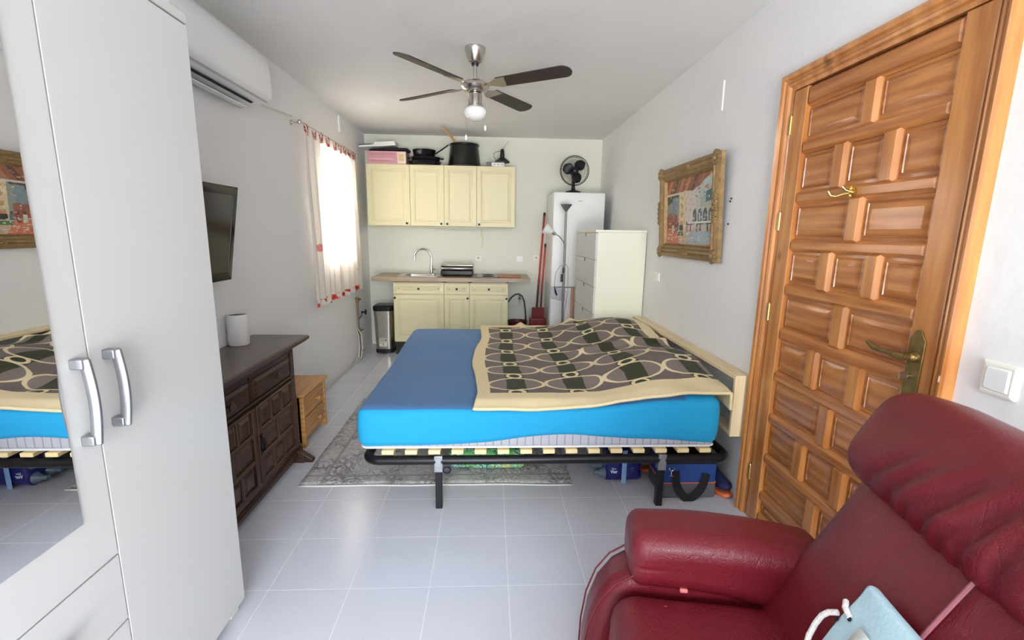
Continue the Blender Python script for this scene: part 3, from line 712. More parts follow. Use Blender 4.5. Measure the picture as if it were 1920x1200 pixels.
def wall_cab(i0, i1, label, knobs):
    t = thing('wall_cabinet', label, 'cabinet', ((ux[i0]+ux[i1])/2, 4.1, UZ0), group='cream wall cabinets')
    MB().box(ux[i0]+0.001, ux[i1]-0.001, UY, YB-0.003, UZ0, UZ1).build('body', m_cream, t, bevel=0.002)
    for i in range(i0, i1): cab_door(t, ux[i], ux[i+1], UZ0-0.002, UZ1, UY-0.0005, (knobs[i-i0], UZ0+0.028))
wall_cab(0, 1, 'wide one-door cream wall cabinet next to the curtained window, under the pink box', [ux[1]-0.04])
wall_cab(1, 3, 'cream wall cabinet with two narrow doors, under the black pots and pans', [ux[2]-0.035, ux[2]+0.035])
wall_cab(3, 4, 'one-door cream wall cabinet at the fridge end, under the power strip', [ux[3]+0.03])
ul = thing('cabinet_light', 'thin pale strip light under the wall cabinets with a drooping wire', 'light', (-0.4, 4.18, 1.48))
MB().box(-0.86, 0.02, 4.13, 4.16, 1.490, 1.5055).build('housing', m_offwhite, ul, bevel=0.003)
MB().tube([(-0.84+0.62*t/12, 4.14, 1.49-0.03*math.sin(PI*t/12)) for t in range(13)], 0.0025, 6).build('wire', m_cable, ul)
o = MB().tube([(-0.19, 4.262, 1.505), (-0.188, 4.268, 1.40), (-0.17, 4.268, 1.36), (-0.178, 4.268, 1.31), (-0.195, 4.266, 1.24)], [0.011, 0.011, 0.009, 0.007, 0.003], 8, flat=(1, 0.4)).build('hanging_cable', mat('pale_cable', S(226, 220, 188), 0.5)); tag(o, 'pale flat cable end hanging from under the wall cabinets above the socket', 'cable')

# base cabinets
m_plinth = mat('dark_plinth', S(46, 42, 38), 0.6)
BY, BZ0, BZ1 = 3.70, 0.165, 0.866
bx = [-1.195, -0.612, -0.321, 0.128]
labels = ['cream base cabinet under the steel sink', 'narrow cream base cabinet between the two wider ones', 'cream base cabinet beside the red bucket']
for i in range(3):
    t = thing('base_cabinet', labels[i], 'cabinet', ((bx[i]+bx[i+1])/2, 3.98, 0), group='cream base cabinets')
    top_ = 0.72 if i == 0 else BZ1
    b = MB().box(bx[i]+0.001, bx[i+1]-0.001, BY, YB-0.01, BZ0, top_)
    if i == 0: b.box(bx[i]+0.001, bx[i+1]-0.001, BY, BY+0.02, 0.7201, BZ1).box(bx[i]+0.001, bx[i]+0.018, BY+0.0201, YB-0.01, 0.7201, BZ1)
    b.build('body', m_cream, t, bevel=0.002)
    MB().box(bx[i]+0.001, bx[i+1]-0.001, BY+0.05, BY+0.07, 0.0, BZ0).build('plinth', m_plinth, t)
    kx = (bx[i]+0.02, bx[i+1]-0.02)[i > 0]
    cab_door(t, bx[i], bx[i+1], 0.735, BZ1-0.008, BY-0.0005, ((bx[i]+bx[i+1])/2, 0.797), 'drawer', 0.036)
    cab_door(t, bx[i], bx[i+1], BZ0+0.006, 0.728, BY-0.0005, (kx, 0.690))

# worktop with sink opening
CX0, CX1, CYF, CZB, CZT = -1.437, 0.384, 3.655, 0.884, 0.926
sx0, sx1, sy0, sy1 = -1.10, -0.74, 3.80, 4.12
b = MB().box(CX0, sx0, CYF, YB-0.003, CZB, CZT).box(sx1, CX1, CYF, YB-0.003, CZB, CZT).box(sx0, sx1, CYF, sy0, CZB, CZT).box(sx0, sx1, sy1, YB-0.003, CZB, CZT)
# fillers on top of the carcasses so that the slab is carried
for i in range(3): b.box(bx[i]+0.02, bx[i+1]-0.02, CYF+0.07, CYF+0.09, BZ1+0.0005, CZB+0.0005)
o = b.build('worktop', m_counter); tag(o, 'long wood-look worktop over the cream base cabinets', 'worktop')
snk = thing('sink', 'small stainless steel sink set into the worktop', 'sink', (-0.92, 3.96, CZT))
vs = []; fs = []
def rrect(x0, x1, y0, y1, r, z, n_=5):
    out_ = []
    for cx_, cy2, a0 in ((x1-r, y1-r, 0), (x0+r, y1-r, PI/2), (x0+r, y0+r, PI), (x1-r, y0+r, 1.5*PI)):
        for i in range(n_+1): a = a0+PI/2*i/n_; out_.append((cx_+r*math.cos(a), cy2+r*math.sin(a), z))
    return out_
lev = [rrect(-1.17, -0.68, 3.76, 4.16, 0.04, CZT+0.0005), rrect(-1.17, -0.68, 3.76, 4.16, 0.04, CZT+0.004), rrect(sx0+0.006, sx1-0.006, sy0+0.006, sy1-0.006, 0.05, CZT+0.004), rrect(sx0+0.008, sx1-0.008, sy0+0.008, sy1-0.008, 0.05, CZT-0.004), rrect(sx0+0.02, sx1-0.02, sy0+0.02, sy1-0.02, 0.05, CZT-0.14), rrect(sx0+0.05, sx1-0.05, sy0+0.05, sy1-0.05, 0.03, CZT-0.155)]
k = len(lev[0])
for l_ in lev: vs += l_
for i in range(len(lev)-1):
    for j in range(k): fs.append((i*k+j, i*k+(j+1) % k, (i+1)*k+(j+1) % k, (i+1)*k+j))
fs.append(tuple((len(lev)-1)*k+j for j in range(k)))
MB().add(vs, fs).build('basin', m_steel, snk)
MB().lathe([(0.0, 0.002), (0.03, 0.003), (0.034, 0.0)], (-0.92, 3.96, CZT-0.154), 20).build('drain', m_chrome, snk)
fc = thing('faucet', 'tall chrome gooseneck tap behind the sink', 'faucet', (-0.815, 4.175, CZT))
fx, fy = -0.815, 4.185
b = MB().lathe([(0.028, 0), (0.028, 0.006), (0.021, 0.010), (0.021, 0.10), (0.018, 0.105), (0.0, 0.106)], (fx, fy, CZT+0.0005), 24)
b.tube([(fx, fy, CZT+0.10), (fx, fy, CZT+0.19)]+[(fx-0.105+0.105*math.cos(a), fy-0.0*a, CZT+0.19+0.115*math.sin(a)) for a in [PI*i/16 for i in range(1, 17)]]+[(fx-0.212, fy, CZT+0.165)], 0.011, 14)
b.build('spout', m_chrome, fc)
MB().cyl((fx+0.015, fy, CZT+0.06), (fx+0.045, fy, CZT+0.06), 0.013, n=16).tube([(fx+0.045, fy, CZT+0.062), (fx+0.085, fy-0.01, CZT+0.068)], [0.007, 0.005], 10).build('lever', m_chrome, fc)
hb = thing('hob', 'flat black glass hob in the worktop beside the grill', 'hob', (-0.11, 3.96, CZT))
MB().rings(ZT(CZT+0.0004), -0.245, 0.03, 3.74, 4.20, [(0, 0), (0, 0.003), (0.003, 0.005), (0.0035, 0.005)]).build('glass_plate', m_black_gloss, hb)
for yy in (3.86, 4.07): MB().lathe([(0.075, 0), (0.075, 0.0006), (0.07, 0.0006), (0.07, 0)], (-0.108, yy, CZT+0.0056), 32).build('cooking_zone', mat('zone_grey', S(70, 70, 72), 0.3), hb)

gl = thing('contact_grill', 'black and steel contact grill on the worktop behind the sink edge', 'grill', (-0.475, 3.95, CZT))
gx0, gx1, gy0, gy1 = -0.665, -0.285, 3.82, 4.08
MB().rbox(((gx0+gx1)/2, (gy0+gy1)/2, CZT+0.045), (gx1-gx0, gy1-gy0, 0.06), 0.012, 4).build('base', m_black, gl)
MB().rbox(((gx0+gx1)/2, (gy0+gy1)/2, CZT+0.10), (gx1-gx0-0.01, gy1-gy0-0.01, 0.044), 0.012, 4).build('lid', m_black, gl)
MB().rbox(((gx0+gx1)/2, (gy0+gy1)/2+0.01, CZT+0.131), (gx1-gx0, gy1-gy0-0.02, 0.018), 0.008, 4).build('lid_cover', m_steel, gl)
MB().tube([(gx0+0.012, gy0+0.02, CZT+0.095), (gx0+0.01, gy0-0.025, CZT+0.098), (gx0+0.025, gy0-0.035, CZT+0.098), (gx1-0.025, gy0-0.035, CZT+0.098), (gx1-0.01, gy0-0.025, CZT+0.098), (gx1-0.012, gy0+0.02, CZT+0.095)], 0.0125, 12).build('handle', m_steel, gl)
for q in (gx0+0.03, gx1-0.03):
    for r_ in (gy0+0.04, gy1-0.04): MB().cyl((q, r_, CZT+0.0005), (q, r_, CZT+0.018), 0.014, n=14).build('foot', m_black, gl)
b = MB().rbox((0.145, 3.86, CZT+0.013), (0.27, 0.20, 0.024), (0.01, 0.01, 0.006), 4); o = b.build('chopping_board', m_board, loc=(0.145, 3.86, CZT)); tag(o, 'brown wooden chopping board lying at the end of the worktop', 'chopping board')

# pedal bin
bn = thing('pedal_bin', 'brushed steel pedal bin with black lid under the end of the worktop', 'bin', (-1.335, 3.95, 0))
def rr_loft(levels, c, n_=5):
    vs = []; fs = []
    for hx, hy, r_, z_ in levels: vs += rrect(c[0]-hx, c[0]+hx, c[1]-hy, c[1]+hy, r_, z_, n_)
    k = 4*(n_+1)
    for i in range(len(levels)-1):
        for j in range(k): fs.append((i*k+j, i*k+(j+1) % k, (i+1)*k+(j+1) % k, (i+1)*k+j))
    fs.append(tuple(range(k))); fs.append(tuple((len(levels)-1)*k+j for j in range(k)))
    return vs, fs
bc = (-1.345, 3.91)
MB().add(*rr_loft([(0.100, 0.115, 0.05, 0.045), (0.118, 0.135, 0.06, 0.515)], bc)).build('body', m_steel, bn)
MB().add(*rr_loft([(0.098, 0.113, 0.05, 0.0), (0.106, 0.121, 0.052, 0.005), (0.106, 0.121, 0.052, 0.046), (0.1, 0.115, 0.05, 0.05)], bc)).box(bc[0]-0.03, bc[0]+0.03, bc[1]-0.155, bc[1]-0.11, 0.012, 0.022).build('base', m_black, bn)
MB().add(*rr_loft([(0.121, 0.138, 0.06, 0.514), (0.124, 0.141, 0.062, 0.522), (0.124, 0.141, 0.062, 0.565), (0.112, 0.128, 0.055, 0.576)], bc)).build('lid', m_black, bn)
m_lab = vcol_mat('printed_label', 0.6)
lb = MB(); mp = lambda u, v_, w: (bc[0]+u, bc[1]-0.1172-(v_-0.045)*0.0426-w, v_)
def q4(u0, u1, v0, v1, w, c): lb.poly([mp(u0, v0, w), mp(u1, v0, w), mp(u1, v1, w), mp(u0, v1, w)], S(*c))
q4(-0.055, 0.035, 0.085, 0.185, 0.001, (222, 212, 200))
for k in range(3): q4(-0.047, 0.012, 0.168-0.011*k, 0.173-0.011*k, 0.0015, (90, 84, 78))
q4(0.016, 0.03, 0.150, 0.172, 0.0015, (50, 46, 44)); q4(-0.05, 0.03, 0.136, 0.139, 0.0015, (150, 140, 130))
for k in range(2): q4(-0.047+0.03*k, -0.02+0.03*k, 0.122, 0.128, 0.0015, (120, 112, 104))
q4(-0.012, 0.0, 0.098, 0.114, 0.0015, (150, 60, 50))
o = lb.build('label', m_lab, bn, recalc=False); o['label'] = 'printed white sticker'

# ---------------------------------------------------------------- things on top of the wall cabinets
UT = UZ1+0.0006
m_pinkbox = vcol_mat('printed_cardboard', 0.6, 0.06, 14)
bx_ = MB(); bx_.box(-1.50, -1.055, 3.945, 4.20, UT, UT+0.140, S(206, 160, 166)); mpb = YF(3.9448)
def bq(u0, u1, v0, v1, c, w=0.0006): bx_.add([mpb(u0, UT+v0, w), mpb(u1, UT+v0, w), mpb(u1, UT+v1, w), mpb(u0, UT+v1, w)], [(0, 1, 2, 3)], S(*c))
bq(-1.49, -1.16, 0.012, 0.128, (196, 142, 150)); bq(-1.48, -1.17, 0.10, 0.12, (188, 130, 140), 0.001); bq(-1.47, -1.20, 0.05, 0.062, (216, 178, 182), 0.001); bq(-1.45, -1.25, 0.03, 0.036, (170, 100, 116), 0.001)
bq(-1.155, -1.06, 0.008, 0.132, (222, 206, 186), 0.001); bq(-1.14, -1.08, 0.035, 0.11, (202, 180, 128), 0.0014)
o = bx_.build('cardboard_box', m_pinkbox, loc=(-1.28, 4.07, UT), recalc=False); tag(o, 'flat pink cardboard box on top of the wall cabinet near the window', 'box')
o = MB().rbox((-1.255, 4.06, UT+0.140+0.026), (0.46, 0.22, 0.043), (0.06, 0.05, 0.02), 8, lambda p: (p.x, p.y, p.z*(1-0.5*smooth(0.05, -0.23, p.x))-0.012*smooth(0.05, -0.23, p.x)+0.004*nz(p.x*9, p.y*9))).build('black_bag', mat('black_nylon', S(28, 24, 24), 0.6, bump=0.3), loc=(-1.25, 4.06, UT+0.14)); tag(o, 'flat black fabric case lying on the pink cardboard box', 'case')
wb = thing('flat_device', 'flat white device resting on the black case above the pink box', 'device', (-1.38, 4.0, UT+0.19))
R_ = Matrix.Rotation(-0.075, 4, 'Y')
TT = Matrix.Translation((-1.375, 4.03, UT+0.2005)) @ R_
MB().box(-0.205, 0.205, -0.11, 0.11, -0.012, 0.010, None, TT).build('body', m_white2, wb, bevel=0.004)
MB().box(-0.205, -0.06, -0.112, 0.05, 0.0105, 0.018, None, TT).build('dark_tray', mat('dark_grey_plastic', S(86, 88, 88), 0.5), wb, bevel=0.002)
MB().box(-0.03, 0.205, -0.112, 0.10, 0.0105, 0.034, None, TT).build('upper_shell', m_white2, wb, bevel=0.004)

def pan(name, label, cat, c, r, h, handle=None, group=None, flare=1.12, loops=False, lid=False):
    t = thing(name, label, cat, c, group=group)
    k = flare
    MB().lathe([(0.0, 0), (r/k, 0), (r/k*1.03, 0.006), (r*0.99, h-0.004), (r*1.02, h), (r*0.985, h), (r/k*0.98, 0.008), (0.0, 0.006)], c, 40).build('body', m_enamel, t)
    if handle:
        b = MB()
        for s_ in (-1, 1):
            off = Vector((0, s_*0.012, 0)); b.tube([Vector(p)+off for p in handle], 0.006, 8)
        b.tube([Vector(handle[-1])+Vector((0, -0.012, 0)), Vector(handle[-1])+Vector((0, 0.012, 0))], 0.006, 8)
        b.build('handle', m_blackmetal, t)
    if loops:
        for s_ in (-1, 1):
            MB().tube([(c[0]+s_*r*0.98, c[1]-0.035, c[2]+h*0.8), (c[0]+s_*(r+0.035), c[1]-0.03, c[2]+h*0.86), (c[0]+s_*(r+0.035), c[1]+0.03, c[2]+h*0.86), (c[0]+s_*r*0.98, c[1]+0.035, c[2]+h*0.8)], 0.006, 8).build('handle', m_blackmetal, t)
    if lid:
        MB().lathe([(0.0, h+0.016), (r*0.5, h+0.012), (r*0.96, h+0.002), (r*1.03, h+0.0008), (r*1.03, h+0.004), (r*0.5, h+0.016), (0, h+0.02)], c, 40).build('lid', mat('glass_lid', S(150, 156, 150), 0.15), t)
    return t
G_ = 'stacked black pans on the wall cabinets'
pan('frying_pan', 'large shallow black frying pan at the bottom of the pan stack', 'pan', (-0.858, 4.06, UT), 0.190, 0.042, group=G_)
pan('frying_pan', 'middle black frying pan in the stack beside the big pot', 'pan', (-0.845, 4.05, UT+0.0425), 0.172, 0.048, group=G_, loops=True)
pan('saucepan', 'topmost black saucepan of the stack with a long handle against the big pot', 'pan', (-0.86, 4.05, UT+0.091), 0.135, 0.082, handle=[(-0.73, 4.03, UT+0.135), (-0.66, 4.0, UT+0.172), (-0.615, 3.985, UT+0.20), (-0.575, 3.98, UT+0.228)], group=G_)
pot = thing('stock_pot', 'big black tapering stock pot on top of the wall cabinets', 'pot', (-0.395, 4.08, UT))
MB().lathe([(0.0, 0), (0.196, 0), (0.202, 0.004), (0.200, 0.018), (0.190, 0.024), (0.164, 0.232), (0.175, 0.236), (0.176, 0.252), (0.166, 0.256), (0.160, 0.24), (0.182, 0.02), (0.0, 0.016)], (-0.395, 4.08, UT), 48).build('body', m_enamel, pot)
o = MB().tube([(-0.44, 4.06, UT+0.02), (-0.478, 3.968, UT+0.247), (-0.55, 3.83, UT+0.315), (-0.605, 3.72, UT+0.362)], [0.008, 0.0085, 0.009, 0.011], 10, flat=(1.5, 0.7)).build('wooden_spoon', m_spoon, loc=(-0.44, 4.06, UT)); tag(o, 'long pale wooden spoon handle sticking out of the big black pot', 'spoon')
ps = thing('power_strip', 'white multi-socket power strip on the end wall cabinet', 'power strip', (0.0, 3.99, UT))
MB().rbox((0.0, 3.985, UT+0.024), (0.15, 0.052, 0.046), 0.006, 3).build('body', m_white2, ps)
b = MB()
for k in range(3): b.box(-0.055+0.045*k, -0.03+0.045*k, 3.9585, 3.9592, UT+0.018, UT+0.026)
b.build('print', mat('grey_print', S(120, 116, 104), 0.6), ps)
MB().box(-0.135, -0.085, 3.965, 4.005, UT+0.0, UT+0.05).build('plug_adapter', mat('mid_grey_plastic', S(110, 108, 106), 0.5), ps, bevel=0.005)
MB().tube([(-0.11, 3.985, UT+0.049), (-0.115, 4.0, UT+0.095), (-0.095, 4.05, UT+0.095), (-0.07, 4.09, UT+0.05), (0.02, 4.10, UT+0.008), (0.10, 4.04, UT+0.008), (0.15, 4.0, UT+0.008)], 0.0035, 7).build('cable', m_cable, ps)
wl = thing('work_lamp', 'black hand lamp with cone shade and wire hook standing on the power strip', 'lamp', (0.055, 3.985, UT+0.048))
C_ = Vector((0.05, 3.985, UT+0.0485))
MB().lathe([(0.088, 0), (0.090, 0.006), (0.07, 0.026), (0.035, 0.052), (0.026, 0.06), (0.0, 0.062)], C_, 28).build('shade', m_black, wl)
MB().lathe([(0.022, 0.058), (0.027, 0.07), (0.021, 0.14), (0.012, 0.152), (0, 0.154)], C_, 20).build('grip', m_black, wl)
MB().tube([C_+Vector(p) for p in ((0.0, 0, 0.15), (0.012, 0, 0.17), (0.05, -0.02, 0.215), (0.068, -0.03, 0.232), (0.078, -0.03, 0.228), (0.076, -0.03, 0.212), (0.03, -0.012, 0.165), (0.006, 0, 0.148))], 0.0028, 8).build('hook', m_steel, wl)
MB().tube([C_+Vector(p) for p in ((-0.018, 0, 0.13), (-0.07, -0.01, 0.118), (-0.10, -0.01, 0.10), (-0.096, 0, 0.06), (-0.075, 0.03, 0.03))], 0.003, 7).build('cable', m_black, wl)

# ---------------------------------------------------------------- fridge, table fan, drawers, lamp
fg = thing('refrigerator', 'tall white fridge freezer in the kitchen corner', 'fridge', (0.92, 3.93, 0))
FX0, FX1, FY, FH = 0.622, 1.205, 3.64, 1.90
MB().box(FX0, FX1, FY+0.062, YB-0.02, 0.02, FH).build('body', m_white2, fg, bevel=0.006)
MB().rbox(((FX0+FX1)/2, FY+0.03, (0.835+FH)/2), (FX1-FX0, 0.056, FH-0.835), 0.012, 4).build('fridge_door', m_white2, fg)
MB().rbox(((FX0+FX1)/2, FY+0.03, (0.06+0.825)/2), (FX1-FX0, 0.056, 0.765), 0.012, 4).build('freezer_door', m_white2, fg)
MB().box(FX0+0.01, FX1-0.01, FY+0.058, FY+0.0625, 0.05, FH-0.01).build('door_seal', mat('seal_grey', S(150, 150, 148), 0.7), fg)
MB().box(FX0+0.01, FX1-0.01, FY+0.08, YB-0.05, 0.0, 0.02).build('foot', m_black, fg)
MB().box(0.90, 0.95, FY+0.0012, FY+0.002, 1.80, 1.81).build('badge', m_alu, fg)
tf = thing('table_fan', 'black desk fan with round wire cage standing on the fridge', 'fan', (0.862, 3.76, FH))
fc_ = Vector((0.862, 3.74, 2.145))
MB().lathe([(0.0, 0), (0.092, 0), (0.095, 0.008), (0.085, 0.022), (0.03, 0.036), (0.02, 0.05), (0.018, 0.055), (0.0, 0.055)], (0.862, 3.79, FH+0.0005), 32).build('base', m_black, tf)
MB().tube([(0.862, 3.79, FH+0.05), (0.862, 3.79, FH+0.15), (0.862, 3.80, FH+0.21)], [0.022, 0.019, 0.022], 16).build('neck', m_black, tf)
RY = Matrix.Rotation(PI/2, 4, 'X')
MB().lathe([(0.0, -0.09), (0.035, -0.085), (0.048, -0.06), (0.05, -0.02), (0.04, 0.0), (0.0, 0.0)], fc_+Vector((0, 0.012, 0)), 24, RY).build('motor', m_black, tf)
b = MB(); CR = 0.162
b.tube([(fc_.x+CR*math.cos(a*PI/24), fc_.y, fc_.z+CR*math.sin(a*PI/24)) for a in range(48)], 0.0045, 8, closed=True)
b.tube([(fc_.x+(CR-0.012)*math.cos(a*PI/24), fc_.y+0.014, fc_.z+(CR-0.012)*math.sin(a*PI/24)) for a in range(48)], 0.003, 6, closed=True)
for rr_ in (0.055, 0.11): b.tube([(fc_.x+rr_*math.cos(a*PI/18), fc_.y-0.052+0.03*(rr_/CR)**2, fc_.z+rr_*math.sin(a*PI/18)) for a in range(36)], 0.0012, 5, closed=True)
for k in range(44):
    a = 2*PI*k/44
    for s_, dep in ((-1, 0.055), (1, 0.06)):
        b.tube([(fc_.x+CR*q*math.cos(a+0.25*(1-q)), fc_.y+s_*dep*(1-q**3), fc_.z+CR*q*math.sin(a+0.25*(1-q))) for q in (0.2, 0.45, 0.7, 0.9, 1.0)], 0.0010, 4)
b.build('cage', m_blackmetal, tf)
MB().lathe([(0.0, 0.06), (0.022, 0.058), (0.03, 0.052), (0.03, 0.046), (0.0, 0.046)], fc_, 24, RY).build('cage_badge', m_black, tf)
for k in range(3):
    a0 = k*PI/1.5+0.80; b = MB(); vs = []
    def fb(u, t, a0=a0):
        r_ = 0.026+0.112*t; w_ = 1.5*(math.sin(PI*min(1, 0.24+0.68*t)))*(1-0.18*t)
        a = a0+(u-0.5)*w_*1.15; return (fc_.x+r_*math.cos(a), fc_.y-0.012+0.03*(u-0.5), fc_.z+r_*math.sin(a))
    b.grid(8, 8, fb); b.build('blade', m_black, tf, solid=0.003, recalc=False)
MB().lathe([(0.0, 0.036), (0.024, 0.032), (0.03, 0.0), (0.0, 0.0)], fc_, 20, RY).build('hub', m_black, tf)

ch = thing('chest_of_drawers', 'tall white six-drawer chest standing against the wall beyond the bed', 'chest of drawers', (1.05, 2.76, 0))
HX0, HX1, HY0, HY1, HH = 0.834, 1.282, 2.375, 3.26, 1.4825
m_ivory = mat('ivory_laminate', S(238, 236, 214), 0.4)
MB().box(HX0+0.018, HX1, HY0+0.0005, HY1-0.0005, 0.0, HH-0.022).build('body', m_ivory, ch, bevel=0.0015)
MB().box(HX0-0.004, HX1+0.003, HY0-0.003, HY1+0.003, HH-0.0215, HH).build('top_panel', m_ivory, ch, bevel=0.0015)
mp = XL_(HX0+0.0175)
ez = [0.02, 0.255, 0.495, 0.737, 0.980, 1.222, HH-0.026]
for k in range(6):
    yc = HY0+0.435
    dr = MB().rings(mp, HY0+0.003, yc-0.002, ez[k]+0.003, ez[k+1]-0.003, [(0, 0), (0, 0.0165), (0.001, 0.0175), (0.0015, 0.0175)])
    dr.rings(mp, yc+0.002, HY1-0.003, ez[k]+0.003, ez[k+1]-0.003, [(0, 0), (0, 0.0165), (0.001, 0.0175), (0.0015, 0.0175)])
    dr = dr.build('drawer', m_white, ch)
    MB().box(HX0-0.002, HX0+0.012, yc-0.014, yc+0.014, ez[k+1]-0.034, ez[k+1]-0.004).build('finger_pull', m_gap, dr)

fl = thing('floor_lamp', 'slim grey uplighter floor lamp with white reading arm in front of the fridge', 'floor lamp', (0.728, 3.38, 0))
lx, ly = 0.728, 3.40
m_lampgrey = mat('lamp_grey', S(132, 132, 130), 0.4, metal=0.5)
MB().lathe([(0.0, 0), (0.12, 0), (0.124, 0.008), (0.115, 0.02), (0.02, 0.028), (0.012, 0.03)], (lx, ly, 0), 32).build('base', m_lampgrey, fl)
MB().cyl((lx, ly, 0.028), (lx, ly, 1.70), 0.0125, n=14).build('pole', m_lampgrey, fl)
MB().lathe([(0.0, -0.012), (0.014, -0.010), (0.018, 0.0), (0.066, 0.064), (0.064, 0.064), (0.016, 0.004), (0.0, 0.004)], (lx, ly, 1.69), 28).build('lamp_shade', mat('dark_grey_shade', S(96, 96, 96), 0.45), fl)
MB().tube([(lx, ly, 1.30), (lx-0.02, ly-0.02, 1.36), (lx-0.07, ly-0.03, 1.415), (lx-0.12, ly-0.04, 1.445)], 0.0055, 8).build('reading_arm', m_lampgrey, fl)
MB().cyl((lx-0.115, ly-0.04, 1.438), (lx-0.15, ly-0.045, 1.458), 0.018, n=14).build('lamp_socket', m_nickel, fl)
b = MB(); RA = Matrix.Rotation(math.radians(-62), 4, 'Y')
b.lathe([(0.024, 0), (0.034, 0.02), (0.052, 0.055), (0.060, 0.095), (0.057, 0.094), (0.048, 0.055), (0.030, 0.022), (0.0, 0.01)], (lx-0.148, ly-0.045, 1.457), 24, RA); b.build('reading_shade', m_opal, fl)
MB().tube([(lx+0.0135, ly-0.012, 1.12), (lx+0.04, ly-0.02, 1.08), (lx+0.045, ly-0.02, 0.80), (lx+0.02, ly-0.02, 0.60), (lx+0.005, ly-0.03, 0.4)], 0.0035, 7).tube([(lx-0.005, ly-0.015, 1.09), (lx-0.05, ly-0.03, 1.10), (lx-0.095, ly-0.03, 1.02), (lx-0.105, ly-0.03, 0.88), (lx-0.08, ly-0.03, 0.80)], 0.0035, 7).build('cable', mat('lamp_cable', S(150, 150, 146), 0.5), fl)
MB().rbox((lx-0.025, ly-0.022, 0.965), (0.026, 0.022, 0.085), 0.008, 3).rbox((lx-0.012, ly-0.02, 1.05), (0.02, 0.02, 0.06), 0.006, 3).build('dimmer_switch', m_black, fl)
MB().tube([(lx-0.105, ly-0.03, 0.87), (lx-0.09, ly-0.035, 0.81), (lx-0.075, ly-0.03, 0.775)], [0.005, 0.011, 0.008], 8).build('plug', m_black, fl)

# cloth hung over the fridge handle height, wooden board edge
b = MB().rbox((lx-0.035, ly+0.205, 0.765), (0.17, 0.045, 0.14), (0.02, 0.02, 0.02), 8, lambda p: (p.x+0.02*nz(p.z*18, 1.0), p.y*(1+0.3*nz(p.x*20, p.z*20)), p.z-0.05*p.x/0.085*(0.4 if p.z < 0 else 0.1)))
o = b.build('towel', mat('blue_check_towel', S(196, 196, 204), 0.85, var=0.5, vscale=38)); tag(o, 'small crumpled blue and white cloth hanging behind the lamp pole at the fridge', 'cloth')
o = MB().box(0.853, 0.876, 3.53, 3.63, 0.0, 0.838).build('wooden_board', mat('reddish_board', S(196, 150, 124), 0.6, var=0.15, vscale=12), bevel=0.002); tag(o, 'tall narrow reddish wooden board standing between fridge and white chest', 'board')

# ---------------------------------------------------------------- brooms, bucket, hose
def pole(name, label, p0, p1, p2, r, seg2, head):
    t = thing(name, label, 'broom' if name == 'broom' else 'mop', p0, group='red cleaning poles by the fridge')
    MB().tube([p0, p1], r, 12).build('lower_pole', mat('dark_red_pole', S(92, 26, 26), 0.4), t)
    MB().tube([p1, p2], r*1.08, 12).build('pole', m_redpole, t)
    a = Vector(p2); d_ = (Vector(p2)-Vector(p1)).normalized()
    MB().tube([a-d_*0.002, a+d_*0.04], [r*1.3, r*1.1], 12).build('grip_cap', m_black, t)
    return t
t = pole('broom', 'taller red-handled broom leaning in the corner by the fridge', (0.50, 4.19, 0.10), (0.535, 4.20, 0.80), (0.590, 4.235, 1.66), 0.012, 0, 0)
b = MB().rbox((0.49, 4.19, 0.085), (0.23, 0.05, 0.05), 0.015, 4); b.build('brush_head', m_red_pl, t)
b = MB(); 
for k in range(60): x_ = 0.38+0.22*(k % 20)/19; y_ = 4.175+0.014*(k//20); b.tube([(x_, y_, 0.062), (x_+random.uniform(-0.006, 0.006), y_+random.uniform(-0.01, 0.004), 0.001)], 0.0032, 4)
o = b.build('bristles', m_black, t); o['kind'] = 'stuff'
t = pole('mop', 'shorter red-handled mop leaning beside the taller broom', (0.545, 4.04, 0.13), (0.565, 4.08, 0.72), (0.598, 4.13, 1.28), 0.011, 0, 0)
b = MB().lathe([(0.0, 0.15), (0.02, 0.14), (0.03, 0.10), (0.05, 0.02), (0.055, 0.0), (0.0, 0.0)], (0.545, 4.04, 0.0005), 20); b.build('mop_head', mat('mop_strings', S(60, 40, 40), 0.9, bump=0.8, bscale=60), t)
dp = thing('dustpan', 'dark red long dustpan box standing in front of the red poles', 'dustpan', (0.50, 3.93, 0.0))
MB().box(0.432, 0.582, 3.905, 3.925, 0.28, 0.553).build('back_plate', m_red_pl, dp, bevel=0.006)
MB().rbox((0.500, 3.885, 0.36), (0.20, 0.06, 0.14), 0.015, 4).build('tray', m_red_pl, dp)
MB().rbox((0.49, 3.86, 0.145), (0.25, 0.14, 0.288), 0.02, 4).build('base', m_black, dp)
bk = thing('bucket', 'round dark red plastic bucket on the floor beside the base cabinet', 'bucket', (0.265, 4.08, 0))
MB().lathe([(0.0, 0), (0.088, 0), (0.092, 0.006), (0.118, 0.345), (0.124, 0.348), (0.124, 0.360), (0.116, 0.360), (0.114, 0.345), (0.086, 0.012), (0, 0.012)], (0.265, 4.06, 0.0005), 36).build('body', mat('maroon_plastic', S(92, 18, 30), 0.35), bk)
MB().tube([(0.265-0.122, 4.06, 0.352), (0.265-0.10, 4.0, 0.37), (0.265, 3.945, 0.372), (0.265+0.10, 4.0, 0.37), (0.265+0.122, 4.06, 0.352)], 0.003, 8).build('handle', m_steel, bk)
hs = thing('water_hose', 'dark flexible hose arching beside the base cabinet with a wall valve', 'hose', (0.30, 4.22, 0.4))
MB().tube([(0.133, 4.20, 0.565), (0.16, 4.21, 0.59), (0.20, 4.215, 0.64), (0.245, 4.22, 0.672), (0.29, 4.222, 0.676), (0.33, 4.222, 0.65), (0.356, 4.222, 0.59), (0.37, 4.222, 0.50), (0.38, 4.222, 0.40), (0.383, 4.25, 0.30), (0.385, 4.255, 0.02)], 0.0095, 10).build('hose', mat('grey_black_hose', S(62, 66, 58), 0.45, var=0.4, vscale=90), hs)
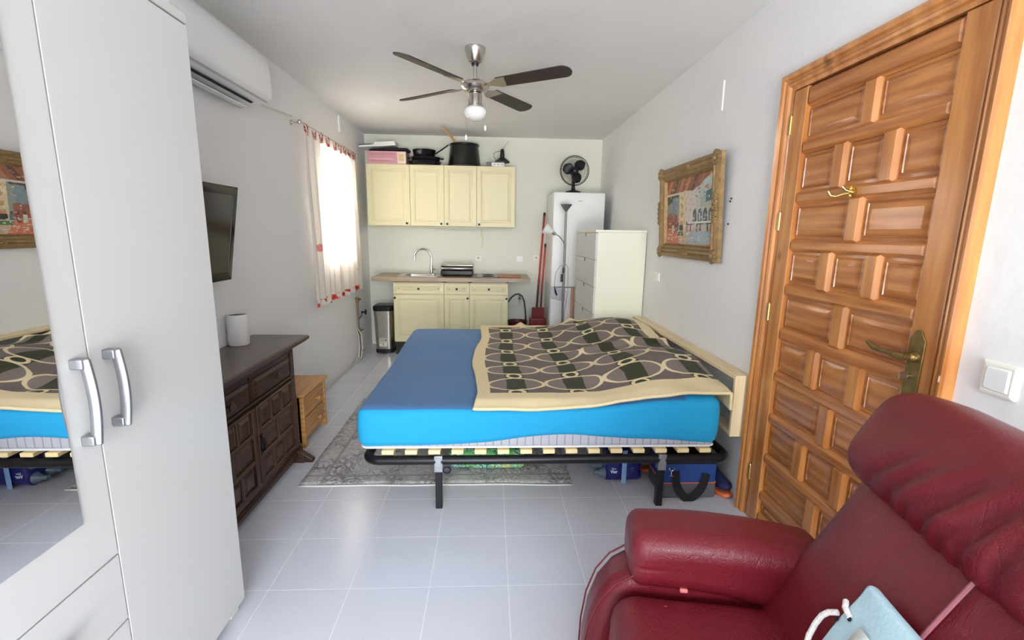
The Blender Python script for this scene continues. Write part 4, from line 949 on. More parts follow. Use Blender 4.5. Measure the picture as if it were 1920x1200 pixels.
MB().cyl((0.30, YB-0.001, 0.65), (0.30, YB-0.05, 0.65), 0.012, n=12).cyl((0.30, 4.23, 0.67), (0.30, 4.23, 0.61), 0.011, n=12).tube([(0.28, 4.225, 0.615), (0.32, 4.225, 0.61)], 0.006, 8).build('valve', m_copper, hs)
MB().tube([(0.30, 4.235, 0.61), (0.30, 4.25, 0.54), (0.25, 4.258, 0.525), (0.13, 4.258, 0.53)], 0.006, 8).build('pipe', m_cable, hs)

# water pipes and cables in the window corner
wp = thing('water_pipe', 'old copper water pipe with valves on the wall near the pedal bin', 'pipe', (XL+0.03, 3.62, 0))
MB().tube([(XL+0.022, 3.60, 0.70), (XL+0.022, 3.61, 0.50), (XL+0.022, 3.62, 0.28), (XL+0.022, 3.63, 0.10)], 0.010, 10).build('pipe', m_copper, wp)
MB().tube([(XL+0.022, 3.63, 0.10), (XL+0.024, 3.64, 0.0)], 0.012, 10).build('floor_elbow', m_copper, wp)
MB().cyl((XL+0.001, 3.60, 0.69), (XL+0.04, 3.60, 0.69), 0.012, n=12).build('wall_elbow', m_copper, wp)
for z_, y_ in ((0.67, 3.595), (0.31, 3.625), (0.06, 3.66)):
    MB().cyl((XL+0.022, y_, z_-0.03), (XL+0.022, y_, z_+0.03), 0.015, n=10).tube([(XL+0.022, y_, z_), (XL+0.05, y_+0.015, z_+0.004)], 0.008, 8).tube([(XL+0.055, y_-0.02, z_+0.02), (XL+0.052, y_+0.045, z_+0.004)], [0.005, 0.008], 8).build('valve', m_oldbrass, wp)
MB().cyl((XL+0.004, 3.80, 0.50), (XL+0.05, 3.80, 0.50), 0.008, n=10).cyl((XL+0.05, 3.80, 0.50), (XL+0.062, 3.80, 0.50), 0.030, n=20).tube([(XL+0.022, 3.61, 0.44), (XL+0.02, 3.74, 0.46), (XL+0.02, 3.80, 0.495)], 0.006, 8).build('stopcock', m_blackmetal, wp)
for i, (dx, ys, lab) in enumerate(((0.018, 0.0, 'thin white cable nearest the wall, dropping from the water pipe to the floor'), (0.045, 0.03, 'thin white cable running furthest from the wall below the water pipe'))):
    pts = [(XL+0.012+dx*0.3, 3.52+ys, 0.36), (XL+0.014+dx, 3.55+ys, 0.27), (XL+0.014+dx, 3.57+ys, 0.12), (XL+0.012+dx, 3.53, 0.02), (XL+0.008+dx, 3.40, 0.0058), (XL+0.006+dx*0.9, 3.05, 0.0058), (XL+0.004+dx*0.8, 2.6, 0.0058), (XL+0.004+dx*0.7, 2.2, 0.0058), (XL+0.002+dx*0.7, 1.75, 0.0058)]
    o = MB().tube(pts, 0.0055, 7).build('floor_cable', m_cable); tag(o, lab, 'cable', 'white cables along the wall')

# ---------------------------------------------------------------- ceiling fan
cf = thing('ceiling_fan', 'four-bladed dark ceiling fan with white globe lamp', 'ceiling fan', (-0.187, 1.50, H))
cx_, cyf = -0.187, 1.50
MB().lathe([(0.0, 0), (0.066, 0), (0.066, -0.014), (0.060, -0.03), (0.044, -0.080), (0.036, -0.088), (0.022, -0.094), (0, -0.094)], (cx_, cyf, H-0.0005), 36).build('canopy', m_nickel, cf)
MB().lathe([(0.0, -0.0935), (0.024, -0.0935), (0.022, -0.106), (0, -0.106)], (cx_, cyf, H), 24).build('rubber_ring', m_black, cf)
MB().cyl((cx_, cyf, H-0.10), (cx_, cyf, 2.37), 0.0125, n=16).build('rod', m_nickel, cf)
MZ = 2.360
MB().lathe([(0.0, 0.04), (0.03, 0.04), (0.034, 0.028), (0.07, 0.022), (0.088, 0.008), (0.09, -0.006), (0.078, -0.026), (0.05, -0.040), (0.03, -0.046), (0.0, -0.046)], (cx_, cyf, MZ), 40).build('motor', m_nickel, cf)
MB().lathe([(0.0, -0.045), (0.042, -0.047), (0.044, -0.052), (0.044, -0.112), (0.050, -0.118), (0.050, -0.126), (0.0, -0.126)], (cx_, cyf, MZ), 32).build('light_kit', m_nickel, cf)
MB().lathe([(0.0, -0.210), (0.03, -0.206), (0.058, -0.190), (0.074, -0.165), (0.074, -0.148), (0.062, -0.132), (0.048, -0.126), (0, -0.126)], (cx_, cyf, MZ-0.0005), 36).build('globe', m_opal, cf)
for k in range(4):
    a = math.radians([54.5, 144, 233, 328][k]); RM = Matrix.Translation((cx_, cyf, MZ)) @ Matrix.Rotation(a, 4, 'Z') @ Matrix.Rotation(math.radians(-13), 4, 'X')
    vs = []; n_ = 10; top_o = []
    for i in range(n_+1): an = PI/2-PI*i/n_; top_o.append((0.605+0.055*math.cos(an), 0.058*math.sin(an)))
    outl = [(0.175, -0.050), (0.165, -0.02), (0.165, 0.02), (0.175, 0.050)]+top_o
    kk = len(outl); b = MB()
    b.add([(p[0], p[1], 0.003) for p in outl]+[(p[0], p[1], -0.003) for p in outl], [tuple(range(kk)), tuple(range(kk, 2*kk))]+[(i, (i+1) % kk, kk+(i+1) % kk, kk+i) for i in range(kk)], None, RM)
    bl = b.build('blade', m_blade, cf, bevel=0.001)
    b = MB(); o2 = [(0.06, -0.016), (0.12, -0.020), (0.175, -0.046), (0.235, -0.050), (0.205, 0.0), (0.235, 0.050), (0.175, 0.046), (0.12, 0.020), (0.06, 0.016)]
    o2 = [(0.06, -0.016), (0.12, -0.020), (0.175, -0.048), (0.24, -0.049), (0.21, 0.049), (0.175, 0.048), (0.12, 0.020), (0.06, 0.016)]
    kk = len(o2); b.add([(p[0], p[1], -0.0032) for p in o2]+[(p[0], p[1], -0.0062) for p in o2], [tuple(range(kk)), tuple(range(kk, 2*kk))]+[(i, (i+1) % kk, kk+(i+1) % kk, kk+i) for i in range(kk)], None, RM)
    b.build('blade_bracket', m_nickel, bl)
for s_, zb in ((-1, 2.065), (1, 2.125)):
    x_ = cx_+s_*0.058+(0.008 if s_ > 0 else 0)
    b = MB().tube([(cx_+s_*0.044, cyf-0.004, MZ-0.10), (x_, cyf-0.006, MZ-0.104), (x_, cyf-0.006, zb)], 0.0014, 6)
    pc = b.build('pull_chain', mat('pale_chain', S(190, 186, 180), 0.4, metal=0.6), cf)
    MB().lathe([(0.0, 0.0), (0.006, -0.006), (0.0075, -0.02), (0.005, -0.034), (0, -0.036)], (x_, cyf-0.006, zb), 12).build('pull_knob', m_white2, pc)

# ---------------------------------------------------------------- rug and bed
m_rug = mat('worn_patterned_rug', S(170, 166, 160), 0.95, sheen=0.2); g = NT(m_rug)
v = g.coords(); x, y, z = g.xyz(v)
vo = g.new('ShaderNodeTexVoronoi', feature='DISTANCE_TO_EDGE'); g.put(vo.inputs['Vector'], v); vo.inputs['Scale'].default_value = 9
sn = g.noise(v, 16, 5, 0.65, 1.6)
orn1 = g.mapr(g.m('ABSOLUTE', g.m('SUBTRACT', sn, 0.5)), 0.025, 0.06, 1.0, 0.0)
wear = g.noise(v, 4.5, 4, 0.6)
orn2 = g.mapr(vo.outputs['Distance'], 0.03, 0.06, 1.0, 0.0)
f = g.m('MULTIPLY', g.m('MAXIMUM', orn1, g.m('MULTIPLY', orn2, 0.7)), g.mapr(wear, 0.35, 0.6))
bandx = g.m('MAXIMUM', g.mapr(g.m('ABSOLUTE', g.m('ADD', x, 0.66)), 0.008, 0.011, 1.0, 0.0), g.mapr(g.m('ABSOLUTE', g.m('ADD', y, 0.66)), 0.008, 0.011, 1.0, 0.0))
f = g.m('MAXIMUM', f, g.m('MULTIPLY', bandx, 0.6))
c = g.mix(g.noise(v, 120, 2), S(188, 184, 180), S(212, 208, 204))
g.t.links.new(g.mix(g.m('MULTIPLY', f, 0.95), c, S(104, 94, 96)), g.b.inputs['Base Color']); g.bump(g.noise(v, 260, 2), 0.4, 0.003)
rug = thing('area_rug', 'worn grey patterned rug partly under the bed', 'rug', (-0.39, 1.56, 0))
def rugf(u, t): return (-1.172+1.575*u+0.006*nz(t*5, 1), 0.80+1.42*t+0.008*nz(u*6, 2)-0.012*smooth(0.6, 1, u)*(1-t), 0.0065+0.001*nz(u*9, t*9))
MB().grid(40, 30, rugf).build('rug_field', m_rug, rug, solid=0.006, recalc=False)
b = MB()
b.add([(-1.172+1.575*i/30+0.0, 0.80+0.008*nz(i/30*6, 2)-0.012*smooth(0.6, 1, i/30)-dy, zz) for i in range(31) for dy, zz in ((-0.002, 0.0075), (0.014, 0.0035))], [(2*i, 2*i+1, 2*i+3, 2*i+2) for i in range(30)])
b.build('pale_edge', mat('rug_binding', S(222, 220, 216), 0.9), rug, recalc=False, solid=0.002)

bf = thing('bed_frame', 'low black tubular bed frame with pale wooden slats', 'bed frame', (0.23, 1.6, 0))
BX0, BX1, BYF, BYB = -0.722, 1.205, 0.575, 2.345
tz, tr = 0.270, 0.024
def cpts(x0, x1, y0, y1, r, z, n_=6):
    return [(p[0], p[1], z) for p in rrect(x0, x1, y0, y1, r, z, n_)]
MB().tube(cpts(BX0, BX1, BYF, BYB, 0.07, tz), tr, 12, closed=True).build('tube_frame', m_blackmetal, bf)
MB().box(BX0+0.02, BX1-0.02, 1.56, 1.60, tz-0.02, tz+0.031).box(0.22, 0.26, BYF+0.02, BYB-0.02, tz-0.02, tz+0.030).build('centre_rail', m_blackmetal, bf, bevel=0.003)
m_slat = mat('pale_birch', S(240, 214, 160), 0.5, var=0.08, vscale=9)
for k in range(15):
    xs = -0.605+0.1195*k
    MB().box(xs-0.031, xs+0.031, BYF-0.016, BYB-0.01, 0.308, 0.331).build('slat', m_slat, bf, bevel=0.003)
m_galv = mat('galvanised_bracket', S(168, 172, 176), 0.35, metal=0.9)
for xs in (-0.345, 0.838):
    for ys in (BYF, BYB-0.03):
        lg = MB().box(xs-0.0175, xs+0.0175, ys-0.0175, ys+0.0175, 0.0, 0.248).build('leg', m_blackmetal, bf, bevel=0.003)
        MB().box(xs-0.0215, xs+0.0215, ys-0.022, ys+0.022, 0.212, 0.301).box(xs-0.015, xs+0.015, ys-0.026, ys-0.022, 0.22, 0.29).cyl((xs, ys-0.026, 0.235), (xs, ys-0.029, 0.235), 0.007, n=12).build('bracket', m_galv, lg, bevel=0.002)

# mattress with two-tone cover
MX0, MX1, MY0, MY1 = -0.757, 1.137, 0.562, 2.355
def ztop(x, y): return 0.562+0.052*smooth(0.30, 1.0, x)+0.048*smooth(1.3, 2.3, y)-0.008*nz(x*3, y*3)
def zbot(x, y): return 0.337+0.062*math.exp(-((x-0.30)/0.36)**2)+0.018*math.exp(-((x-0.8)/0.2)**2)
mt = thing('mattress', 'thick mattress in a two-tone blue cover lying on the slatted bed', 'mattress', ((MX0+MX1)/2, (MY0+MY1)/2, 0.332))
mcx, mcy = (MX0+MX1)/2, (MY0+MY1)/2
m_quilt = mat('grey_quilted_side', S(168, 166, 172), 0.85); g = NT(m_quilt); v = g.coords(); x, y, z = g.xyz(v)
q1 = g.mapr(g.m('ABSOLUTE', g.m('SUBTRACT', g.m('FRACT', g.m('ADD', g.m('MULTIPLY', x, 24), 50.0)), 0.5)), 0.40, 0.5)
g.t.links.new(g.mix(q1, S(176, 174, 180), S(140, 138, 150)), g.b.inputs['Base Color']); g.bump(g.m('SUBTRACT', 1.0, q1), 0.6, 0.004)
MB().rbox((mcx, mcy, 0.40), (MX1-MX0-0.02, MY1-MY0-0.02, 0.116), (0.05, 0.05, 0.012), 10).build('quilted_core', m_quilt, mt)
MB().rbox((mcx, mcy, 0.341), (MX1-MX0-0.012, MY1-MY0-0.012, 0.016), (0.05, 0.05, 0.007), 10).build('white_piping', m_white2, mt)
hx, hy, hz = (MX1-MX0)/2, (MY1-MY0)/2, 0.115
def cover(p):
    X, Y = mcx+p.x, mcy+p.y; t = (p.z+hz)/(2*hz)
    zb, zt = zbot(X, Y), ztop(X, Y)
    bulge = 0.008*math.sin(PI*t)
    sx = 1+bulge/hx*(1 if abs(p.x) > hx-0.05 else 0); sy = 1+bulge/hy*(1 if abs(p.y) > hy-0.05 else 0)
    return (p.x*sx+0.003*nz(Y*5, t*3), p.y*sy+0.003*nz(X*6, t*3), zb+(zt-zb)*t-0.42)
full = MB().rbox((mcx, mcy, 0.42), (MX1-MX0, MY1-MY0, 2*hz), (0.055, 0.055, 0.045), 40, cover)
side, topm = MB(), MB(); side.v = full.v; topm.v = list(full.v)
for f_ in full.f:
    cz = sum((full.v[i] for i in f_), Vector())/len(f_); nr = (full.v[f_[1]]-full.v[f_[0]]).cross(full.v[f_[2]]-full.v[f_[0]]); nr.normalize()
    t_ = (cz.z-zbot(cz.x, cz.y))/(ztop(cz.x, cz.y)-zbot(cz.x, cz.y))
    dst = topm if (t_ > 0.93 and not (cz.x > 0.93 and cz.y < 0.70)) else side
    dst.f.append(f_); dst.c.append(None)
side.build('cover_side', mat('cyan_jersey', S(24, 152, 200), 0.8, sheen=0.05, bump=0.12, bscale=30), mt)
m_bluetop = mat('denim_blue_velour', S(66, 112, 160), 0.85, sheen=0.15, var=0.10, vscale=5, bump=0.3, bscale=12)
topm.build('cover_top', m_bluetop, mt)

# patterned blanket
BW, BL = 1.47, 1.80
m_bl = mat('patterned_blanket', S(110, 100, 95), 0.95, sheen=0.06); g = NT(m_bl)
uvx, uvy, _ = g.xyz(g.coords('UV'))
wx = g.m('MULTIPLY', g.m('SUBTRACT', g.noise(g.coords('UV'), 7, 2), 0.5), 0.05); wy = g.m('MULTIPLY', g.m('SUBTRACT', g.noise(g.scale(g.coords('UV'), (1.3, 0.9, 1)), 6, 2), 0.5), 0.06)
px_, py_ = g.m('ADD', g.m('MULTIPLY', uvx, BW), wx), g.m('ADD', g.m('MULTIPLY', uvy, BL), wy)
def cell(a, c0, pitch): return g.m('MULTIPLY', g.m('SUBTRACT', g.m('FRACT', g.m('ADD', g.m('DIVIDE', g.m('SUBTRACT', a, c0), pitch), 20.5)), 0.5), pitch)
dx_, dy_ = cell(px_, 0.235, 0.345), cell(py_, 0.315, 0.28)
dyr = cell(py_, 0.315+0.14, 0.28)
def ell(a, b_, rx, ry): return g.m('SQRT', g.m('ADD', g.m('POWER', g.m('DIVIDE', g.m('ABSOLUTE', a), rx), 2.0), g.m('POWER', g.m('DIVIDE', g.m('ABSOLUTE', b_), ry), 2.0)))
e1 = ell(dx_, dy_, 0.165, 0.100)
line1 = g.mapr(g.m('ABSOLUTE', g.m('SUBTRACT', e1, 1.0)), 0.058, 0.082, 1.0, 0.0)
e2 = ell(dx_, dyr, 0.040, 0.036)
line2 = g.mapr(g.m('ABSOLUTE', g.m('SUBTRACT', e2, 1.0)), 0.20, 0.28, 1.0, 0.0)
# arms joining neighbouring ovals
dxr = cell(px_, 0.235+0.1725, 0.345)
link = g.m('MULTIPLY', g.mapr(g.m('ABSOLUTE', dxr), 0.012, 0.016, 1.0, 0.0), g.mapr(g.m('ABSOLUTE', dy_), 0.012, 0.016, 1.0, 0.0))
lines = g.m('MAXIMUM', g.m('MAXIMUM', line1, line2), link)
stripe = g.mapr(g.m('ABSOLUTE', dx_), 0.054, 0.057, 1.0, 0.0)
fz = g.noise(g.coords('UV'), 240, 3, 0.7)
inside = g.mapr(e1, 0.98, 1.0, 1.0, 0.0)
taupe = g.mix(fz, S(106, 94, 88), S(146, 130, 121)); taupe2 = g.mix(fz, S(90, 78, 73), S(124, 110, 103))
green = g.mix(fz, S(38, 40, 14), S(60, 60, 28))
cream = g.mix(fz, S(220, 200, 154), S(234, 216, 174))
cc = g.mix(inside, taupe2, taupe); cc = g.mix(stripe, cc, green); cc = g.mix(lines, cc, cream)
px_, py_ = g.m('MULTIPLY', uvx, BW), g.m('MULTIPLY', uvy, BL)
bord = g.m('MINIMUM', g.m('MINIMUM', g.mapr(px_, 0.077, 0.079), g.mapr(px_, BW-0.10, BW-0.098, 1.0, 0.0)), g.m('MINIMUM', g.mapr(py_, 0.165, 0.167), g.mapr(py_, BL-0.10, BL-0.098, 1.0, 0.0)))
g.t.links.new(g.mix(bord, cream, cc), g.b.inputs['Base Color']); g.bump(fz, 0.5, 0.004)
def bl_s(u, t):
    y_ = 0.545+BL*t; s_ = BW*u
    k = 1.0-0.075*smooth(1.25, 1.75, y_)
    xf = -0.175+s_*k; drop = 0.0
    if xf > 1.182: drop = xf-1.182; xf = 1.182
    xf += 0.022*math.sin(t*9+0.4)*math.exp(-u*7)+0.012*nz(t*6, 5)*math.exp(-u*5)
    hump = 0.085*math.exp(-((xf-0.98)/0.36)**2-((y_-1.08)/0.34)**2)+0.075*math.exp(-((xf-0.95)/0.42)**2-((y_-1.93)/0.36)**2)
    ridge = 0.035*math.exp(-((y_-1.46-0.10*(xf-0.6))/0.05)**2)*smooth(0.42, 0.62, xf)
    wr = 0.010*nz(xf*7, y_*4, 3)*smooth(0.1, 0.6, xf)+0.016*math.exp(-((xf-0.5)/0.10)**2)*nz(y_*7, 2.0, xf*2)+0.004*nz(xf*3, y_*3, 9)
    wr += 0.03*math.exp(-((xf-0.19-0.0)/0.035)**2)*smooth(2.22, 2.33, y_)+0.035*math.exp(-((xf-0.62)/0.05)**2)*smooth(2.15, 2.33, y_)
    z_ = ztop(xf, y_)+max(0.025, 0.028+0.006*smooth(0.3, 1.0, xf)+hump+ridge+wr)
    fr_ = smooth(0.05, 0.0, t); z_ -= 0.022*fr_*(1-0.7*smooth(0.4, 0.7, xf)); z_ += 0.008*fr_*nz(u*7, 4)*1.2
    y_ += 0.012*nz(u*5, 8)*math.exp(-t*12)
    z_ -= drop*0.85
    return (xf, y_, z_)
b = MB().grid(150, 170, bl_s); o = b.build('blanket', m_bl, loc=(0.5, 1.55, 0.58), solid=0.013, recalc=False, uvgrid=True); tag(o, 'taupe and green blanket with cream loops and cream border on the mattress', 'blanket')

# shelf-like headboard box along the wall
hb_ = thing('headboard_shelf', 'raw pale pine headboard box fixed along the wall beside the bed', 'headboard', (1.24, 1.5, 0.385))
MB().box(1.200, XR-0.002, 0.592, 2.36, 0.708, 0.728).build('top_board', m_pine_pale, hb_, bevel=0.002)
MB().box(1.198, XR-0.003, 0.572, 0.5915, 0.392, 0.729).build('end_panel', wood('pale_pine_upright', 2, S(214, 190, 146), S(238, 220, 180), 0.55, fine=60, knots=0.5), hb_, bevel=0.002)
MB().box(1.205, XR-0.003, 0.592, 2.36, 0.392, 0.412).build('bottom_board', m_pine_pale, hb_, bevel=0.002)
for y0, y1 in ((1.17, 1.29), (1.86, 1.98), (2.28, 2.36)): MB().box(1.235, XR-0.003, y0, y1, 0.413, 0.7075).build('inner_block', m_pine_pale, hb_, bevel=0.002)

# ---------------------------------------------------------------- under the bed
m_pack = mat('navy_shrink_wrap', S(24, 28, 112), 0.18, coat=0.5)
m_pet = mat('clear_bottle_plastic', S(150, 172, 190), 0.12, trans=0.6)
pk = thing('water_bottle_pack', 'shrink-wrapped pack of dark blue water bottles lying on the floor under the bed', 'water bottles', (0.70, 0.95, 0))
br = 0.043
for iy in range(3):
    for iz in range(2):
        c_ = (0.555, 0.845+0.0865*iy, br+0.001+0.0865*iz)
        RX90 = Matrix.Rotation(PI/2, 4, 'Y')
        bt = MB().lathe([(0.0, 0.07), (0.016, 0.068), (0.036, 0.055), (br, 0.06), (br, 0.10), (br*0.94, 0.155), (br, 0.20), (br, 0.245), (br*0.92, 0.262), (0.0, 0.264)], c_, 24, RX90).build('bottle', m_pack, pk)
        MB().lathe([(0.0, -0.012), (0.013, -0.012), (0.013, 0.004), (0.012, 0.012), (0.026, 0.035), (0.036, 0.054), (0.0, 0.054)], c_, 18, RX90).build('bottle_neck', m_pet, bt)
bx0 = 0.698
MB().rings(YF(0.7985), bx0, bx0+0.028, -0.0, 0.205, [(0, 0), (0, 0.0015), (0.001, 0.002)]).build('carry_band', mat('pale_blue_band', S(150, 186, 232), 0.5), pk)
m_print = mat('white_print', S(232, 236, 246), 0.5)
TXT = lambda x_, z_: Matrix.Translation((x_, 0.7975, z_)) @ Matrix.Rotation(PI/2, 4, 'X')
def film(p):
    k = 1-0.045*math.exp(-(p.x/0.03)**2)-0.05*smooth(0.085, 0.105, abs(p.x))
    lobe = 0.006*math.sin(abs(p.x)*60) if p.z < 0 else 0
    return (p.x, p.y*k, p.z*k-lobe*0.5+0.002)
MB().rbox((0.712, 0.932, 0.092), (0.212, 0.266, 0.172), (0.02, 0.03, 0.04), 14, film).build('shrink_film', m_pack, pk)
text_mesh('Elan', 0.017, TXT(0.652, 0.086), m_print, 'lettering', pk)
text_mesh('Vor', 0.026, TXT(0.652, 0.064), m_print, 'lettering', pk, 0.0012)
text_mesh('LOT\n1 L', 0.013, TXT(0.762, 0.090), mat('faint_print', S(130, 140, 200), 0.5), 'lettering', pk)

cb = thing('cooler_bag', 'blue and grey cooler bag with orange trim and black straps under the bed end', 'bag', (1.03, 0.73, 0))
gx0, gx1, gy0, gy1 = 0.876, 1.187, 0.628, 0.86
m_cblue = mat('royal_blue_nylon', S(34, 70, 140), 0.55, bump=0.25, bscale=60); m_cgrey = mat('charcoal_nylon', S(88, 88, 94), 0.65, bump=0.25, bscale=60)
m_strap = mat('black_webbing', S(20, 20, 22), 0.7, bump=0.4, bscale=150)
gxc, gyc = (gx0+gx1)/2, (gy0+gy1)/2
MB().rbox((gxc, gyc, 0.046), (gx1-gx0, gy1-gy0, 0.090), (0.02, 0.02, 0.012), 6).build('base', m_cgrey, cb)
MB().rbox((gxc, gyc, 0.148), (gx1-gx0-0.006, gy1-gy0-0.006, 0.138), (0.02, 0.02, 0.02), 8, lambda p: (p.x, p.y*(1+0.03*nz(p.x*12, p.z*12)), p.z)).build('body', m_cblue, cb)
MB().rbox((gxc, gyc, 0.092), (gx1-gx0+0.002, gy1-gy0+0.002, 0.009), (0.02, 0.02, 0.004), 6).build('orange_trim', mat('orange_piping', S(226, 118, 74), 0.5), cb)
MB().rbox((gxc, gyc, 0.219), (gx1-gx0, gy1-gy0, 0.036), (0.02, 0.02, 0.012), 6).build('lid', m_strap, cb)
b = MB(); yb_ = gy0-0.004
pts = [(gx0+0.07, yb_, 0.165), (gx0+0.075, yb_-0.004, 0.10), (gx0+0.10, yb_-0.012, 0.045), (gx0+0.135, yb_-0.022, 0.014), (gx0+0.165, yb_-0.02, 0.020), (gx0+0.20, yb_-0.014, 0.045), (gx0+0.228, yb_-0.008, 0.09), (gx0+0.245, yb_, 0.165)]
sp = []
for i in range(len(pts)-1):
    for q in range(4):
        t = q/4; P0, P1, P2, P3 = [Vector(pts[max(0, min(len(pts)-1, i+k))]) for k in (-1, 0, 1, 2)]
        sp.append(0.5*((2*P1)+(P2-P0)*t+(2*P0-5*P1+4*P2-P3)*t*t+(3*P1-P0-3*P2+P3)*t**3))
b.tube(sp, 0.023, 8, flat=(0.95, 0.12)); b.build('strap', m_strap, cb)
MB().tube([(gx0+0.045+0.014*math.cos(a), gy0-0.006, 0.186+0.014*math.sin(a)) for a in [PI*(0.9+1.2*i/12) for i in range(13)]], 0.0035, 8).tube([(gx0+0.045, gy0-0.005, 0.172), (gx0+0.045, gy0-0.005, 0.148), (gx0+0.036, gy0-0.005, 0.140), (gx0+0.056, gy0-0.005, 0.140)], 0.003, 8).build('strap_clip', m_chrome, cb)

def shoe(name, label, loc, rz, c1, c2):
    t = thing(name, label, 'shoe', loc, rz, group='trainers under the bed')
    Mr = Matrix.Translation(loc) @ Matrix.Rotation(rz, 4, 'Z'); M33 = Mr.to_3x3()
    sole = [(-0.13, -0.03), (-0.10, -0.042), (0.0, -0.034), (0.09, -0.046), (0.135, -0.03), (0.145, 0.0), (0.135, 0.03), (0.08, 0.044), (0.0, 0.036), (-0.10, 0.042), (-0.13, 0.03), (-0.138, 0.0)]
    MB().prism(sole, lambda u, v_, w: Mr @ Vector((u, v_, w+0.02*smooth(0.1, 0.15, u)*0.5)), 0.0, 0.022).build('sole', c2, t, bevel=0.006)
    def up_(p): 
        k = smooth(0.14, -0.06, p.x); return (p.x, p.y*(1-0.25*smooth(0, 0.05, p.z)), p.z*(0.55+0.75*k))
    MB().rbox(Mr @ Vector((0.0, 0, 0.062)), (0.262, 0.078, 0.088), (0.045, 0.036, 0.036), 8, up_, M33).build('upper', c1, t)
    b = MB()
    for k in range(3): x_ = 0.0+0.022*k; b.tube([Mr @ Vector((x_, -0.028, 0.088-0.012*k)), Mr @ Vector((x_+0.004, 0, 0.098-0.013*k)), Mr @ Vector((x_, 0.028, 0.088-0.012*k))], 0.003, 6)
    b.build('laces', m_white2, t)
m_navyshoe = mat('navy_mesh_fabric', S(36, 42, 84), 0.8, var=0.3, vscale=50); m_osole = mat('orange_rubber', S(224, 118, 74), 0.6)
shoe('trainer', 'navy trainer with orange sole poking out beside the cooler bag at the wall', (1.2405, 0.755, 0.0), math.radians(-84), m_navyshoe, m_osole)
shoe('trainer', 'grey trainer with orange sole standing between bottle pack and cooler bag', (0.872, 1.04, 0.0), math.radians(-82), mat('grey_mesh_fabric', S(110, 112, 116), 0.8, var=0.4, vscale=50), m_osole)

m_leafy = mat('tropical_leaf_print', (1, 1, 1, 1), 0.6); g = NT(m_leafy); v = g.coords()
wv = g.new('ShaderNodeTexWave', wave_type='BANDS', bands_direction='DIAGONAL'); g.put(wv.inputs['Vector'], v); wv.inputs['Scale'].default_value = 14; wv.inputs['Distortion'].default_value = 9; wv.inputs['Detail'].default_value = 3; wv.inputs['Detail Scale'].default_value = 2.2
cc = g.mix(g.mapr(wv.outputs['Fac'], 0.35, 0.6), S(40, 130, 84), S(214, 234, 222))
cc = g.mix(g.mapr(g.noise(v, 13, 3), 0.50, 0.60), cc, S(112, 190, 96))
cc = g.mix(g.mapr(g.noise(g.scale(v, (1.3, 1, 1.2)), 9, 2), 0.60, 0.66), cc, S(236, 222, 120))
cc = g.mix(g.m('MULTIPLY', g.mapr(wv.outputs['Fac'], 0.8, 0.95), 0.8), cc, S(70, 164, 150))
g.t.links.new(cc, g.b.inputs['Base Color'])
lb_ = thing('beach_bag', 'rolled bag with green tropical leaf print on the rug under the bed', 'bag', (-0.09, 1.06, 0.008))
MB().rbox((-0.095, 1.07, 0.072), (0.475, 0.28, 0.125), (0.04, 0.05, 0.05), 10, lambda p: (p.x+0.01*nz(p.z*20, 3), p.y*(1+0.06*nz(p.x*10, p.z*10)), p.z*(1+0.10*nz(p.x*8, 1.5))+0.004-0.006*p.x/0.24)).build('body', m_leafy, lb_)
MB().tube([(-0.335+0.022*math.cos(a), 0.905, 0.034+0.020*math.sin(a)) for a in [2*PI*i/16 for i in range(16)]], 0.004, 7, closed=True).build('cord', mat('navy_cord', S(34, 38, 92), 0.7), lb_)

# ---------------------------------------------------------------- red leather recliner
OX, OY, RZA = 0.55, -0.87, math.radians(170)
Fv = Vector((math.cos(RZA), math.sin(RZA), 0)); Sv = Vector((math.sin(RZA), -math.cos(RZA), 0))
CM = Matrix((Fv, -Sv, Vector((0, 0, 1)))).transposed()          # local (forward, left, up) -> world
def A(a, s_, z_): return Vector((OX, OY, 0))+Fv*a+Sv*s_+Vector((0, 0, z_))
ac_ = thing('armchair', 'dark red leather recliner armchair with padded arms and rolled headrest', 'armchair', tuple(A(0, -0.09, 0)))
m_leather = mat('oxblood_leather', S(108, 23, 34), 0.34, coat=0.15, var=0.14, vscale=4); g = NT(m_leather); v = g.coords()
g.b.inputs['Specular IOR Level'].default_value = 0.38; g.b.inputs['Coat Roughness'].default_value = 0.35
vo = g.new('ShaderNodeTexVoronoi', feature='DISTANCE_TO_EDGE'); g.put(vo.inputs['Vector'], v); vo.inputs['Scale'].default_value = 190
cr = g.mapr(g.m('ABSOLUTE', g.m('SUBTRACT', g.noise(g.scale(v, (1, 1, 0.5)), 9, 5, 0.6, 0.8), 0.5)), 0.0, 0.03)
g.bump(g.m('ADD', g.m('MULTIPLY', g.mapr(vo.outputs['Distance'], 0.0, 0.15), 0.3), g.m('MULTIPLY', cr, 0.7)), 0.28, 0.005)
CS = -0.09
seat = MB().rbox(A(0.075, CS, 0.355), (0.52, 0.735, 0.20), (0.075, 0.05, 0.075), 14, lambda p: (p.x, p.y, p.z+(0.012*math.cos(p.x*4)*math.cos(p.y*4) if p.z > 0 else 0)+0.004*nz(p.x*7, p.y*7)), CM)
seat.build('seat_cushion', m_leather, ac_, angle=80)
th = math.radians(-26.6)
RB = CM @ Matrix.Rotation(th, 3, 'Y'); Nn = RB @ Vector((1, 0, 0)); Uu = RB @ Vector((0, 0, 1)); P0 = A(-0.08, 0, 0.45)
def BP(s_, t, n_): return P0+Sv*s_+Uu*t+Nn*n_
def lowback(p):
    bul = 0.012*math.cos(p.y*3.6)*math.cos(p.z*4) if p.x > 0 else 0
    fold = 0.010*nz(p.y*9, p.z*3, 2)*smooth(0.0, -0.2, p.z)
    return (p.x+bul+fold+0.004*nz(p.y*6, p.z*6, 7), p.y*(1+0.10*smooth(0.05, -0.25, p.z)), p.z)
